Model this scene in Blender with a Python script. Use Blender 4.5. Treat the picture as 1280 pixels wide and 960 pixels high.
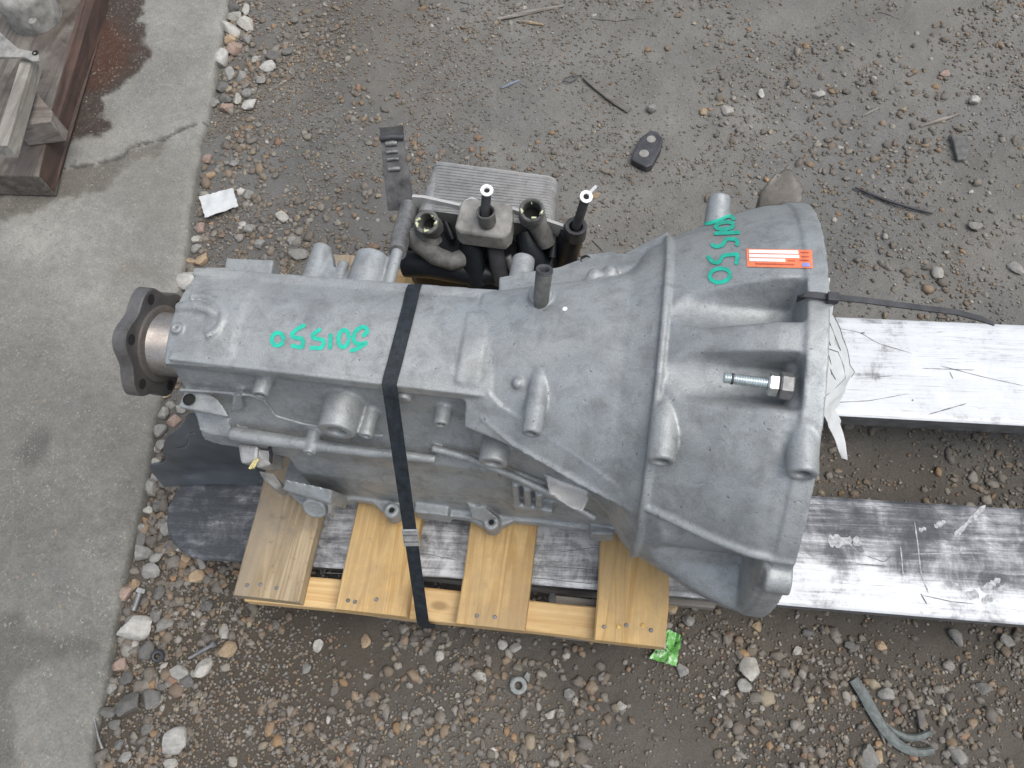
import bpy, bmesh, math, random
import numpy as np
from mathutils import Vector, Matrix
from mathutils.bvhtree import BVHTree

random.seed(7)
rng = np.random.default_rng(7)
scene = bpy.context.scene
for o in list(bpy.data.objects):
    bpy.data.objects.remove(o)

# ------------------------------------------------------------------ camera
CAM_H = 1.12
FPX, CX, CY = 1000.0, 640.0, 480.0          # focal length in pixels of the 1280 x 960 photograph


def unit(v):
    v = np.array(v, float)
    return v / np.linalg.norm(v)


_d = unit([82, -490, 1000])
_y = np.array([180, 2070, 1000.0]); _y = unit(_y - _d * (_y @ _d))
_x = unit(np.cross(_y, -_d))
if _x[0] < 0:
    _x = -_x
CM = np.stack([_x, _y, -_d], 1)
CC = np.array([0, 0, CAM_H])
cam_data = bpy.data.cameras.new('camera')
cam_data.sensor_width = 36.0
cam_data.lens = 36.0 * FPX / 1280.0
cam_data.clip_start = 0.01
cam_data.clip_end = 500.0
cam = bpy.data.objects.new('camera', cam_data)
scene.collection.objects.link(cam)
mb_ = np.diag([1, 1, -1]) @ CM
cam.matrix_world = Matrix.Translation((0, 0, CAM_H)) @ Matrix(mb_.T.tolist()).to_4x4()
scene.camera = cam

# ------------------------------------------------------------------ world, sun, exposure
SUN_EL, SUN_AZ = math.radians(66), math.radians(105)      # azimuth measured from +Y towards +X
world = bpy.data.worlds.new('World')
scene.world = world
world.use_nodes = True
wn = world.node_tree.nodes; wl = world.node_tree.links
wn.clear()
sky = wn.new('ShaderNodeTexSky'); sky.sky_type = 'NISHITA'; sky.sun_disc = False
sky.sun_elevation = SUN_EL; sky.sun_rotation = SUN_AZ
sky.air_density = 1.0; sky.dust_density = 3.0; sky.ozone_density = 1.0
hsv = wn.new('ShaderNodeHueSaturation'); hsv.inputs['Saturation'].default_value = 0.46
bgn = wn.new('ShaderNodeBackground'); bgn.inputs['Strength'].default_value = 0.15
wo = wn.new('ShaderNodeOutputWorld')
wl.new(sky.outputs[0], hsv.inputs['Color']); wl.new(hsv.outputs[0], bgn.inputs['Color']); wl.new(bgn.outputs[0], wo.inputs['Surface'])
sun_d = bpy.data.lights.new('sun', 'SUN'); sun_d.energy = 1.3; sun_d.angle = math.radians(45); sun_d.color = (1.0, 0.965, 0.91)
sun = bpy.data.objects.new('sun', sun_d); scene.collection.objects.link(sun)
sdir = Vector((math.sin(SUN_AZ) * math.cos(SUN_EL), math.cos(SUN_AZ) * math.cos(SUN_EL), math.sin(SUN_EL)))
sun.rotation_euler = sdir.to_track_quat('Z', 'Y').to_euler()
vs = scene.view_settings
vs.view_transform = 'Standard'; vs.look = 'None'; vs.gamma = 1.0; vs.use_curve_mapping = False
vs.exposure = 0.6


# ------------------------------------------------------------------ pixel <-> place helpers
def ray(u, v):
    return unit(CM.T @ np.array([u - CX, -(v - CY), FPX]))


def P(u, v, z):
    """Point of the place at height z that the photograph shows at pixel (u, v)."""
    w = CM.T @ np.array([u - CX, -(v - CY), FPX])
    return CC + (z - CAM_H) / w[2] * w


GA = -0.0767                                   # gearbox axis heading
GO = np.array([0, 0.3714, 0.345])
GX = np.array([math.cos(GA), math.sin(GA), 0]); GY = np.array([-math.sin(GA), math.cos(GA), 0]); GZ = np.array([0, 0, 1.0])


def G(s, t, h):
    return GO + GX * s + GY * t + GZ * h


def H(u, v, h):
    return P(u, v, 0.345 + h)


# ------------------------------------------------------------------ noise on arrays
def vnoise(x, y, seed=0):
    r = np.random.default_rng(seed).random((256, 256))
    xi = np.floor(x).astype(int); yi = np.floor(y).astype(int)
    fx = x - xi; fy = y - yi
    fx = fx * fx * (3 - 2 * fx); fy = fy * fy * (3 - 2 * fy)
    a = r[xi % 256, yi % 256]; b = r[(xi + 1) % 256, yi % 256]; c = r[xi % 256, (yi + 1) % 256]; d = r[(xi + 1) % 256, (yi + 1) % 256]
    return a + (b - a) * fx + (c - a) * fy + (a - b - c + d) * fx * fy


def fbm(x, y, oct=4, seed=0):
    s = 0; a = 0.5; n = 0
    for k in range(oct):
        s = s + a * vnoise(x * 2 ** k + 17.3 * k, y * 2 ** k + 9.1 * k, seed + k); n += a; a *= 0.55
    return s / n


def sstep(a, b, x):
    t = np.clip((x - a) / (b - a), 0, 1)
    return t * t * (3 - 2 * t)


# ------------------------------------------------------------------ materials
def new_mat(name):
    m = bpy.data.materials.new(name); m.use_nodes = True
    n = m.node_tree.nodes; n.clear()
    out = n.new('ShaderNodeOutputMaterial'); b = n.new('ShaderNodeBsdfPrincipled')
    m.node_tree.links.new(b.outputs[0], out.inputs[0])
    return m, n, m.node_tree.links, b


def noise(n, l, co, scale, detail=6, rough=0.6, stretch=None, dist=0.0):
    if stretch is not None:
        mp = n.new('ShaderNodeMapping'); mp.inputs['Scale'].default_value = stretch
        l.new(co, mp.inputs['Vector']); co = mp.outputs[0]
    t = n.new('ShaderNodeTexNoise'); t.inputs['Scale'].default_value = scale
    t.inputs['Detail'].default_value = detail; t.inputs['Roughness'].default_value = rough; t.inputs['Distortion'].default_value = dist
    l.new(co, t.inputs['Vector'])
    return t.outputs['Fac']


def ramp(n, l, fac, stops):
    r = n.new('ShaderNodeValToRGB')
    e = r.color_ramp.elements
    while len(e) < len(stops):
        e.new(0.5)
    for q, (p, c) in zip(e, stops):
        q.position = p
        q.color = (c[0], c[1], c[2], 1) if hasattr(c, '__len__') else (c, c, c, 1)
    l.new(fac, r.inputs[0])
    return r.outputs[0]


def mix(n, l, fac, a, b, mode='MIX'):
    m = n.new('ShaderNodeMix'); m.data_type = 'RGBA'; m.blend_type = mode
    for sock, val in ((m.inputs[0], fac), (m.inputs[6], a), (m.inputs[7], b)):
        if isinstance(val, (int, float)):
            sock.default_value = val
        elif isinstance(val, (tuple, list)):
            sock.default_value = (val[0], val[1], val[2], 1)
        else:
            l.new(val, sock)
    return m.outputs[2]


def bump(n, l, b, height, strength=0.3, dist=0.002):
    bp = n.new('ShaderNodeBump'); bp.inputs['Strength'].default_value = strength; bp.inputs['Distance'].default_value = dist
    l.new(height, bp.inputs['Height'])
    if b.inputs['Normal'].is_linked:
        prev = b.inputs['Normal'].links[0].from_socket
        l.new(prev, bp.inputs['Normal'])
    l.new(bp.outputs[0], b.inputs['Normal'])


def coord(n, kind='Object'):
    t = n.new('ShaderNodeTexCoord'); return t.outputs[kind]


def plain(name, col, rough=0.6, metal=0.0, var=0.25, scale=60, bstr=0.15, spec=0.5):
    m, n, l, b = new_mat(name)
    co = coord(n)
    f = noise(n, l, co, scale)
    lo = tuple(c * (1 - var) for c in col); hi = tuple(min(1, c * (1 + var)) for c in col)
    l.new(ramp(n, l, f, [(0.3, lo), (0.7, hi)]), b.inputs['Base Color'])
    b.inputs['Roughness'].default_value = rough; b.inputs['Metallic'].default_value = metal
    b.inputs['Specular IOR Level'].default_value = spec
    bump(n, l, b, noise(n, l, co, scale * 8), bstr, 0.001)
    return m


def cast_metal(name, base, dark, dusty, metal=0.55, rough=0.46, dirt=0.5, grain=0.22):
    m, n, l, b = new_mat(name)
    co = coord(n)
    big = noise(n, l, co, 9, 7, 0.65)
    fine = noise(n, l, co, 700, 4, 0.7)
    mid = noise(n, l, co, 45, 6, 0.7, dist=0.4)
    c = mix(n, l, ramp(n, l, big, [(0.35, 0.0), (0.7, 1.0)]), base, dusty)
    big2 = noise(n, l, co, 16, 5, 0.6, dist=0.3)
    c = mix(n, l, ramp(n, l, big2, [(0.50, 0.0), (0.68, 0.42)]), c, tuple(x * 0.75 + y * 0.25 for x, y in zip(dark, base)))
    c = mix(n, l, ramp(n, l, mid, [(0.46, 0.0), (0.72, dirt)]), c, dark)
    streak = noise(n, l, co, 30, 5, 0.75, stretch=(1, 4, 4))
    c = mix(n, l, ramp(n, l, streak, [(0.58, 0.0), (0.75, 0.35)]), c, dark)
    c = mix(n, l, 0.30, c, ramp(n, l, fine, [(0.3, 0.25), (0.75, 0.9)]), 'OVERLAY')
    pit = noise(n, l, co, 210, 2, 0.5)
    c = mix(n, l, ramp(n, l, pit, [(0.70, 0.0), (0.76, 0.55)]), c, tuple(x * 0.45 for x in dark))
    l.new(c, b.inputs['Base Color'])
    b.inputs['Metallic'].default_value = metal
    l.new(ramp(n, l, mid, [(0.3, rough - 0.08), (0.8, rough + 0.16)]), b.inputs['Roughness'])
    bump(n, l, b, fine, grain, 0.0006)
    bump(n, l, b, mid, 0.12, 0.002)
    bump(n, l, b, ramp(n, l, pit, [(0.66, 1.0), (0.78, 0.0)]), 0.35, 0.001)
    return m


def wood(name, axis, lo, hi, dirt, dirt_amt=0.5, ring=26, rough=0.75, fuzz=0.4):
    m, n, l, b = new_mat(name)
    tc = coord(n)
    oi = n.new('ShaderNodeObjectInfo')
    ad = n.new('ShaderNodeVectorMath'); ad.operation = 'ADD'
    sc = n.new('ShaderNodeVectorMath'); sc.operation = 'SCALE'; sc.inputs[0].default_value = (7.3, 5.1, 3.7)
    l.new(oi.outputs['Random'], sc.inputs['Scale'])
    l.new(tc, ad.inputs[0]); l.new(sc.outputs[0], ad.inputs[1])
    co = ad.outputs[0]
    st = [1.0, 1.0, 1.0]; st[axis] = 0.06
    g1 = noise(n, l, co, ring, 3, 0.5, stretch=tuple(st), dist=1.2)
    g2 = noise(n, l, co, ring * 9, 5, 0.7, stretch=tuple(st))
    c = ramp(n, l, g1, [(0.30, hi), (0.42, tuple(0.6 * a + 0.4 * q for a, q in zip(hi, lo))), (0.47, lo), (0.55, hi), (0.66, tuple(0.5 * a + 0.5 * q for a, q in zip(hi, lo))), (0.75, hi)])
    c = mix(n, l, ramp(n, l, g2, [(0.4, 0.0), (0.75, 0.45)]), c, lo)
    d = noise(n, l, co, 8, 7, 0.7)
    c = mix(n, l, ramp(n, l, d, [(0.46, 0.0), (0.64, dirt_amt)]), c, dirt)
    d2 = noise(n, l, co, 60, 4, 0.7)
    c = mix(n, l, ramp(n, l, d2, [(0.62, 0.0), (0.74, dirt_amt * 0.8)]), c, tuple(x * 0.5 for x in dirt))
    d3 = noise(n, l, co, 17, 6, 0.7, stretch=tuple(0.35 if i == axis else 1.0 for i in range(3)), dist=0.5)
    c = mix(n, l, ramp(n, l, d3, [(0.46, 0.0), (0.62, min(0.75, dirt_amt * 1.3))]), c, tuple(0.55 * a + 0.45 * q for a, q in zip(dirt, hi)))
    kn = n.new('ShaderNodeTexVoronoi'); kn.inputs['Scale'].default_value = 9.0
    km = n.new('ShaderNodeMapping'); km.inputs['Scale'].default_value = tuple(0.5 if i == axis else 1.0 for i in range(3))
    l.new(co, km.inputs['Vector']); l.new(km.outputs[0], kn.inputs['Vector'])
    c = mix(n, l, ramp(n, l, kn.outputs['Distance'], [(0.03, 0.75), (0.065, 0.0)]), c, tuple(x * 0.45 for x in lo))
    l.new(c, b.inputs['Base Color'])
    b.inputs['Roughness'].default_value = rough
    bump(n, l, b, g2, fuzz, 0.0015)
    bump(n, l, b, noise(n, l, co, 300, 4, 0.7), fuzz * 0.7, 0.001)
    return m


def col_attr_mat(name, rough=0.85, scale=500, amt=0.35, bstr=0.4, spec=0.3, bscale=None, agg=False):
    m, n, l, b = new_mat(name)
    a = n.new('ShaderNodeAttribute'); a.attribute_name = 'col'
    co = coord(n)
    f = noise(n, l, co, scale, 6, 0.7)
    c = mix(n, l, amt, a.outputs['Color'], ramp(n, l, f, [(0.25, 0.12), (0.75, 0.88)]), 'OVERLAY')
    if agg:                                 # worn face: pale and tan aggregate, grit and dark specks show through
        for sc_, lim, tint, am in ((150, 0.22, (0.34, 0.32, 0.27), 0.55), (70, 0.13, (0.27, 0.19, 0.12), 0.6), (110, 0.16, (0.07, 0.07, 0.07), 0.5), (330, 0.25, (0.40, 0.39, 0.36), 0.35)):
            vo = n.new('ShaderNodeTexVoronoi'); vo.inputs['Scale'].default_value = sc_; vo.inputs['Randomness'].default_value = 1.0
            wn_ = n.new('ShaderNodeTexNoise'); wn_.inputs['Scale'].default_value = sc_ * 1.5
            mx = n.new('ShaderNodeMix'); mx.data_type = 'RGBA'; mx.blend_type = 'LINEAR_LIGHT'; mx.inputs[0].default_value = 0.006
            l.new(co, mx.inputs[6]); l.new(wn_.outputs['Color'], mx.inputs[7]); l.new(co, wn_.inputs['Vector'])
            l.new(mx.outputs[2], vo.inputs['Vector'])
            gate = noise(n, l, co, sc_ * 0.23, 2, 0.6)
            g_ = n.new('ShaderNodeMath'); g_.operation = 'MULTIPLY'
            l.new(ramp(n, l, vo.outputs['Distance'], [(lim * 0.75, 1.0), (lim * 1.25, 0.0)]), g_.inputs[0])
            l.new(ramp(n, l, gate, [(0.46, 0.0), (0.56, am)]), g_.inputs[1])
            c = mix(n, l, g_.outputs[0], c, tint)
    l.new(c, b.inputs['Base Color'])
    b.inputs['Roughness'].default_value = rough; b.inputs['Specular IOR Level'].default_value = spec
    bump(n, l, b, f, bstr, 0.0015)
    if bscale:
        bump(n, l, b, noise(n, l, co, bscale, 5, 0.65), bstr, 0.004)
    return m


M = {}
M['alu'] = cast_metal('cast_aluminium', (0.270, 0.293, 0.305), (0.115, 0.118, 0.118), (0.318, 0.326, 0.318), metal=0.38, rough=0.52, dirt=0.6)
M['alu_bright'] = cast_metal('clean_cut_aluminium', (0.46, 0.46, 0.45), (0.25, 0.25, 0.25), (0.44, 0.43, 0.41), metal=0.3, dirt=0.25)
M['alu_dirty'] = cast_metal('dirty_aluminium', (0.36, 0.37, 0.37), (0.13, 0.12, 0.11), (0.38, 0.36, 0.33), dirt=0.7)
M['ear_dirty'] = cast_metal('oily_aluminium', (0.10, 0.095, 0.085), (0.04, 0.035, 0.03), (0.14, 0.125, 0.105), metal=0.3, dirt=0.8)
M['flange_steel'] = cast_metal('dark_flange_steel', (0.12, 0.12, 0.125), (0.05, 0.045, 0.04), (0.16, 0.15, 0.14), metal=0.5, rough=0.5)
M['hub_steel'] = cast_metal('worn_hub_steel', (0.30, 0.28, 0.26), (0.14, 0.10, 0.085), (0.36, 0.34, 0.32), metal=0.8, rough=0.38)
M['cooler_alu'] = cast_metal('dusty_cooler_aluminium', (0.235, 0.24, 0.24), (0.12, 0.115, 0.11), (0.27, 0.265, 0.255), metal=0.3, rough=0.58, dirt=0.8)
M['zinc'] = plain('zinc_plated_steel', (0.62, 0.68, 0.68), 0.28, 0.9, 0.15, 200, 0.1)
M['nut_steel'] = plain('bare_nut_steel', (0.62, 0.62, 0.60), 0.3, 0.9, 0.2, 150, 0.1)
M['grey_steel'] = plain('dull_grey_steel', (0.2, 0.2, 0.2), 0.5, 0.6, 0.4, 90, 0.3)
M['bracket_steel'] = plain('grimy_bracket_steel', (0.085, 0.085, 0.085), 0.5, 0.4, 0.8, 35, 0.3)
M['rubber'] = plain('black_rubber', (0.035, 0.036, 0.04), 0.55, 0, 0.5, 60, 0.3)
M['rubber_grey'] = plain('dusty_grey_rubber', (0.10, 0.10, 0.095), 0.7, 0, 0.5, 80, 0.4)
M['black_plastic'] = plain('black_plastic', (0.010, 0.012, 0.015), 0.42, 0, 0.6, 40, 0.2, spec=0.25)
M['black_sheet'] = plain('black_sheet_plastic', (0.06, 0.07, 0.08), 0.36, 0, 0.45, 14, 0.2, spec=0.6)
M['grimy_block'] = plain('dusty_plastic_block', (0.21, 0.205, 0.19), 0.7, 0, 0.45, 50, 0.4)
M['strap'] = plain('black_strapping', (0.013, 0.018, 0.023), 0.5, 0, 0.6, 150, 0.6, spec=0.3)
M['seal'] = plain('galvanised_seal', (0.55, 0.56, 0.56), 0.3, 0.8, 0.3, 200, 0.4)
M['white_tape'] = plain('white_cap', (0.82, 0.82, 0.82), 0.6, 0, 0.06, 80, 0.2)
M['hole'] = plain('hole_black', (0.012, 0.012, 0.012), 0.9, 0, 0.2, 50, 0.0)
M['sealant'] = plain('pale_green_sealant', (0.52, 0.56, 0.36), 0.6, 0, 0.3, 300, 0.4)
M['yellow_wire'] = plain('pale_yellow_wire', (0.55, 0.48, 0.22), 0.5, 0, 0.2, 200, 0.1)
M['green_marker'] = plain('green_paint_marker', (0.012, 0.40, 0.285), 0.5, 0, 0.22, 120, 0.1)
M['orange_label'] = plain('orange_label', (0.74, 0.20, 0.09), 0.5, 0, 0.12, 200, 0.05)
M['label_field'] = plain('cream_label_field', (0.85, 0.76, 0.72), 0.5, 0, 0.05, 200, 0.05)
M['label_blue'] = plain('blue_label_emblem', (0.28, 0.30, 0.62), 0.5, 0, 0.2, 300, 0.05)
M['label_red'] = plain('label_red_print', (0.45, 0.08, 0.05), 0.5, 0, 0.2, 300, 0.05)
M['paper'] = plain('white_paper', (0.47, 0.485, 0.485), 0.7, 0, 0.10, 60, 0.3)
M['paper_edge'] = plain('paper_print', (0.12, 0.13, 0.13), 0.7, 0, 0.10, 60, 0.3)
M['green_wrap'] = plain('green_foil_wrapper', (0.22, 0.55, 0.16), 0.4, 0, 0.9, 110, 0.6)
def wrapper_mat():
    m, n, l, b = new_mat('printed_green_wrapper')
    co = coord(n)
    f = noise(n, l, co, 70, 5, 0.7, dist=0.8); g = noise(n, l, co, 130, 5, 0.75)
    c = ramp(n, l, f, [(0.38, (0.03, 0.035, 0.03)), (0.46, (0.12, 0.33, 0.08)), (0.56, (0.17, 0.46, 0.12)), (0.66, (0.10, 0.30, 0.08))])
    c = mix(n, l, ramp(n, l, g, [(0.56, 0.0), (0.62, 0.9)]), c, (0.55, 0.58, 0.54))
    l.new(c, b.inputs['Base Color']); b.inputs['Roughness'].default_value = 0.35
    return m


M['green_wrap'] = wrapper_mat()
M['pine'] = wood('fresh_pine', 1, (0.43, 0.26, 0.09), (0.585, 0.405, 0.18), (0.21, 0.16, 0.105), 0.5, ring=40)
M['pine_x'] = wood('fresh_pine_runner', 0, (0.48, 0.30, 0.12), (0.64, 0.47, 0.24), (0.28, 0.17, 0.08), 0.2, ring=40)
M['pine_dirty'] = wood('dirty_pine', 1, (0.235, 0.175, 0.10), (0.39, 0.31, 0.20), (0.12, 0.108, 0.095), 0.9)
M['old_wood'] = wood('weathered_wood', 0, (0.13, 0.115, 0.10), (0.30, 0.28, 0.25), (0.07, 0.05, 0.04), 0.6)
M['old_wood_y'] = wood('weathered_grey_wood', 1, (0.16, 0.15, 0.13), (0.34, 0.325, 0.29), (0.09, 0.075, 0.06), 0.5)
M['rust_wood'] = wood('oil_soaked_wood', 1, (0.04, 0.026, 0.021), (0.095, 0.055, 0.042), (0.02, 0.015, 0.013), 0.7)
M['plank_top'] = wood('oil_dark_plank', 1, (0.075, 0.062, 0.052), (0.17, 0.155, 0.135), (0.04, 0.026, 0.02), 0.9)
M['rubber_strip'] = plain('grey_rubber_strip', (0.115, 0.13, 0.125), 0.7, 0, 0.4, 120, 0.5)
M['washer_steel'] = plain('dull_washer_steel', (0.19, 0.205, 0.20), 0.55, 0.2, 0.25, 200, 0.3)
M['blue_scrap'] = plain('blue_grey_plastic', (0.16, 0.20, 0.25), 0.5, 0, 0.3, 100, 0.2)
M['yellow_brass'] = plain('brass_nail', (0.75, 0.52, 0.16), 0.3, 0.8, 0.1, 200, 0.1)
M['stick'] = wood('dead_stick', 0, (0.09, 0.08, 0.07), (0.17, 0.16, 0.145), (0.05, 0.045, 0.04), 0.5)


def fork_mat():
    """Worn grey-white paint on a steel fork: scratches along and across, bare dark patches."""
    m, n, l, b = new_mat('worn_painted_steel')
    co = coord(n)
    at = n.new('ShaderNodeAttribute'); at.attribute_name = 'wear'
    along = noise(n, l, co, 120, 8, 0.8, stretch=(0.05, 1, 1))
    cross = noise(n, l, co, 55, 6, 0.75, stretch=(1, 0.22, 1), dist=0.6)
    blot = noise(n, l, co, 22, 8, 0.75, dist=0.5)
    sc = n.new('ShaderNodeMath'); sc.operation = 'ADD'
    s1 = n.new('ShaderNodeMath'); s1.operation = 'MULTIPLY_ADD'; s1.inputs[1].default_value = 0.55
    l.new(along, s1.inputs[0]); l.new(at.outputs['Fac'], s1.inputs[2])
    s2 = n.new('ShaderNodeMath'); s2.operation = 'MULTIPLY_ADD'; s2.inputs[1].default_value = 0.66
    l.new(blot, s2.inputs[0]); l.new(s1.outputs[0], s2.inputs[2])
    s3 = n.new('ShaderNodeMath'); s3.operation = 'MULTIPLY_ADD'; s3.inputs[1].default_value = 0.22
    l.new(cross, s3.inputs[0]); l.new(s2.outputs[0], s3.inputs[2])
    wear = s3.outputs[0]
    c = ramp(n, l, wear, [(0.50, (0.58, 0.60, 0.615)), (0.70, (0.50, 0.515, 0.53)), (0.80, (0.25, 0.255, 0.265)), (0.90, (0.095, 0.10, 0.11)), (1.0, (0.045, 0.05, 0.055))])
    crack = noise(n, l, co, 60, 4, 0.6, stretch=(0.03, 1, 1), dist=0.8)
    c = mix(n, l, ramp(n, l, crack, [(0.495, 0.0), (0.502, 0.55), (0.509, 0.0)]), c, (0.08, 0.08, 0.085))
    speck = noise(n, l, co, 400, 3, 0.7)
    c = mix(n, l, ramp(n, l, speck, [(0.62, 0.0), (0.74, 0.5)]), c, (0.2, 0.2, 0.2))
    l.new(c, b.inputs['Base Color'])
    b.inputs['Metallic'].default_value = 0.15
    b.inputs['Specular IOR Level'].default_value = 0.35
    l.new(ramp(n, l, wear, [(0.6, 0.45), (1.0, 0.55)]), b.inputs['Roughness'])
    bump(n, l, b, along, 0.2, 0.001)
    bump(n, l, b, wear, 0.25, 0.0015)
    return m


M['fork'] = fork_mat()
M['fork_side'] = plain('fork_side_steel', (0.16, 0.165, 0.17), 0.5, 0.4, 0.4, 60, 0.4)
M['scrape'] = plain('rubbed_pale_paint', (0.33, 0.335, 0.34), 0.55, 0, 0.5, 260, 0.3, spec=0.3)
M['split'] = plain('dark_split', (0.15, 0.155, 0.16), 0.8, 0, 0.3, 200, 0.2, spec=0.2)
M['soil'] = col_attr_mat('packed_soil', 0.9, 420, 0.5, 0.55, 0.2, 90)
M['pebble'] = col_attr_mat('gravel_stone', 0.75, 300, 0.35, 0.35, 0.35)
M['concrete'] = col_attr_mat('stained_concrete', 0.82, 260, 0.4, 0.4, 0.3, 60, agg=True)


# ------------------------------------------------------------------ mesh building
ROOT = {}


class MB:
    def __init__(self):
        self.v = []; self.f = []

    def add(self, v, f):
        o = len(self.v)
        self.v += [tuple(map(float, p)) for p in v]
        self.f += [tuple(i + o for i in q) for q in f]
        return self

    def box(self, c, ax, hs):
        c = np.array(c, float)
        A = [np.array(a, float) * h for a, h in zip(ax, hs)]
        v = [c + sx * A[0] + sy * A[1] + sz * A[2] for sz in (-1, 1) for sy in (-1, 1) for sx in (-1, 1)]
        return self.add(v, [(0, 2, 3, 1), (4, 5, 7, 6), (0, 1, 5, 4), (2, 6, 7, 3), (0, 4, 6, 2), (1, 3, 7, 5)])

    def lathe(self, p0, axis, prof, n=28, phase=0.0, cap=True):
        """prof: list of (distance along axis, radius); closed with end caps."""
        p0 = np.array(p0, float); a = unit(axis)
        ref = np.array([0, 0, 1.0]) if abs(a[2]) < 0.9 else np.array([1.0, 0, 0])
        e1 = unit(np.cross(a, ref)); e2 = np.cross(a, e1)
        v = []
        for d, r in prof:
            for k in range(n):
                q = 2 * math.pi * k / n + phase
                v.append(p0 + a * d + (e1 * math.cos(q) + e2 * math.sin(q)) * r)
        f = []
        for i in range(len(prof) - 1):
            for k in range(n):
                k2 = (k + 1) % n
                f.append((i * n + k, i * n + k2, (i + 1) * n + k2, (i + 1) * n + k))
        if cap:
            f.append(tuple(range(n - 1, -1, -1))); f.append(tuple((len(prof) - 1) * n + k for k in range(n)))
        return self.add(v, f)

    def cyl(self, p0, p1, r0, r1=None, n=24):
        p0 = np.array(p0, float); p1 = np.array(p1, float)
        r1 = r0 if r1 is None else r1
        L = np.linalg.norm(p1 - p0)
        return self.lathe(p0, p1 - p0, [(0, r0), (L, r1)], n)

    def tube(self, pts, rad, n=12, cap=True):
        pts = [np.array(p, float) for p in pts]
        if not hasattr(rad, '__len__'):
            rad = [rad] * len(pts)
        v = []; prev = None
        for i, p in enumerate(pts):
            t = unit(pts[min(i + 1, len(pts) - 1)] - pts[max(i - 1, 0)])
            if prev is None:
                ref = np.array([0, 0, 1.0]) if abs(t[2]) < 0.9 else np.array([1.0, 0, 0])
                e1 = unit(np.cross(t, ref))
            else:
                e1 = unit(prev - t * (prev @ t))
            prev = e1; e2 = np.cross(t, e1)
            for k in range(n):
                q = 2 * math.pi * k / n
                v.append(p + (e1 * math.cos(q) + e2 * math.sin(q)) * rad[i])
        f = []
        for i in range(len(pts) - 1):
            for k in range(n):
                k2 = (k + 1) % n
                f.append((i * n + k, i * n + k2, (i + 1) * n + k2, (i + 1) * n + k))
        if cap:
            f.append(tuple(range(n - 1, -1, -1))); f.append(tuple((len(pts) - 1) * n + k for k in range(n)))
        return self.add(v, f)

    def prism(self, top, vec):
        top = [np.array(p, float) for p in top]; vec = np.array(vec, float); n = len(top)
        v = top + [p + vec for p in top]
        f = [tuple(range(n)), tuple(range(2 * n - 1, n - 1, -1))]
        f += [(i, n + i, n + (i + 1) % n, (i + 1) % n) for i in range(n)]
        return self.add(v, f)

    def grid(self, rows, thick=None):
        """sheet from rows of points; thick adds a second layer along the mean normal."""
        R_ = len(rows); C_ = len(rows[0])
        v = [np.array(p, float) for r in rows for p in r]
        f = [(i * C_ + j, i * C_ + j + 1, (i + 1) * C_ + j + 1, (i + 1) * C_ + j) for i in range(R_ - 1) for j in range(C_ - 1)]
        if thick is None:
            return self.add(v, f)
        nr = np.zeros((len(v), 3))
        for q in f:
            nn = np.cross(v[q[1]] - v[q[0]], v[q[3]] - v[q[0]])
            for i in q:
                nr[i] += nn
        nr /= np.linalg.norm(nr, axis=1)[:, None] + 1e-12
        N = len(v)
        v2 = [p - n_ * thick for p, n_ in zip(v, nr)]
        f2 = [tuple(i + N for i in reversed(q)) for q in f]
        ring = [(0, j) for j in range(C_)] + [(i, C_ - 1) for i in range(1, R_)] + [(R_ - 1, j) for j in range(C_ - 2, -1, -1)] + [(i, 0) for i in range(R_ - 2, 0, -1)]
        ids = [i * C_ + j for i, j in ring]
        fs = [(ids[k], ids[k] + N, ids[(k + 1) % len(ids)] + N, ids[(k + 1) % len(ids)]) for k in range(len(ids))]
        return self.add(v + v2, f + f2 + fs)

    def build(self, name, mat, parent=None, smooth=None, bevel=None, **tags):
        me = bpy.data.meshes.new(name)
        v = np.array(self.v)
        root = parent
        while root is not None and root.parent is not None:
            root = root.parent
        if root is not None and root.name in ROOT:
            mi = np.array(ROOT[root.name].inverted())
            v = v @ mi[:3, :3].T + mi[:3, 3]
        me.from_pydata(v.tolist(), [], self.f)
        bm = bmesh.new(); bm.from_mesh(me)
        bmesh.ops.recalc_face_normals(bm, faces=bm.faces)
        bm.to_mesh(me); bm.free()
        me.materials.append(M[mat] if isinstance(mat, str) else mat)
        o = bpy.data.objects.new(name, me)
        scene.collection.objects.link(o)
        if parent is not None:
            o.parent = parent
        if bevel:
            md = o.modifiers.new('bevel', 'BEVEL'); md.width = bevel; md.segments = 2; md.limit_method = 'ANGLE'; md.angle_limit = math.radians(40)
        if smooth is not None:
            me.shade_smooth()
            if smooth < 180:
                me.set_sharp_from_angle(angle=math.radians(smooth))
        for k, val in tags.items():
            o[k] = val
        return o


def thing(name, loc, label, cat, rz=0.0, group=None):
    o = bpy.data.objects.new(name, None); scene.collection.objects.link(o)
    o.empty_display_size = 0.05
    o.location = tuple(map(float, loc)); o.rotation_euler = (0, 0, rz)
    o['label'] = label; o['category'] = cat
    if group:
        o['group'] = group
    ROOT[o.name] = Matrix.Translation(Vector(tuple(map(float, loc)))) @ Matrix.Rotation(rz, 4, 'Z')
    return o


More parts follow.
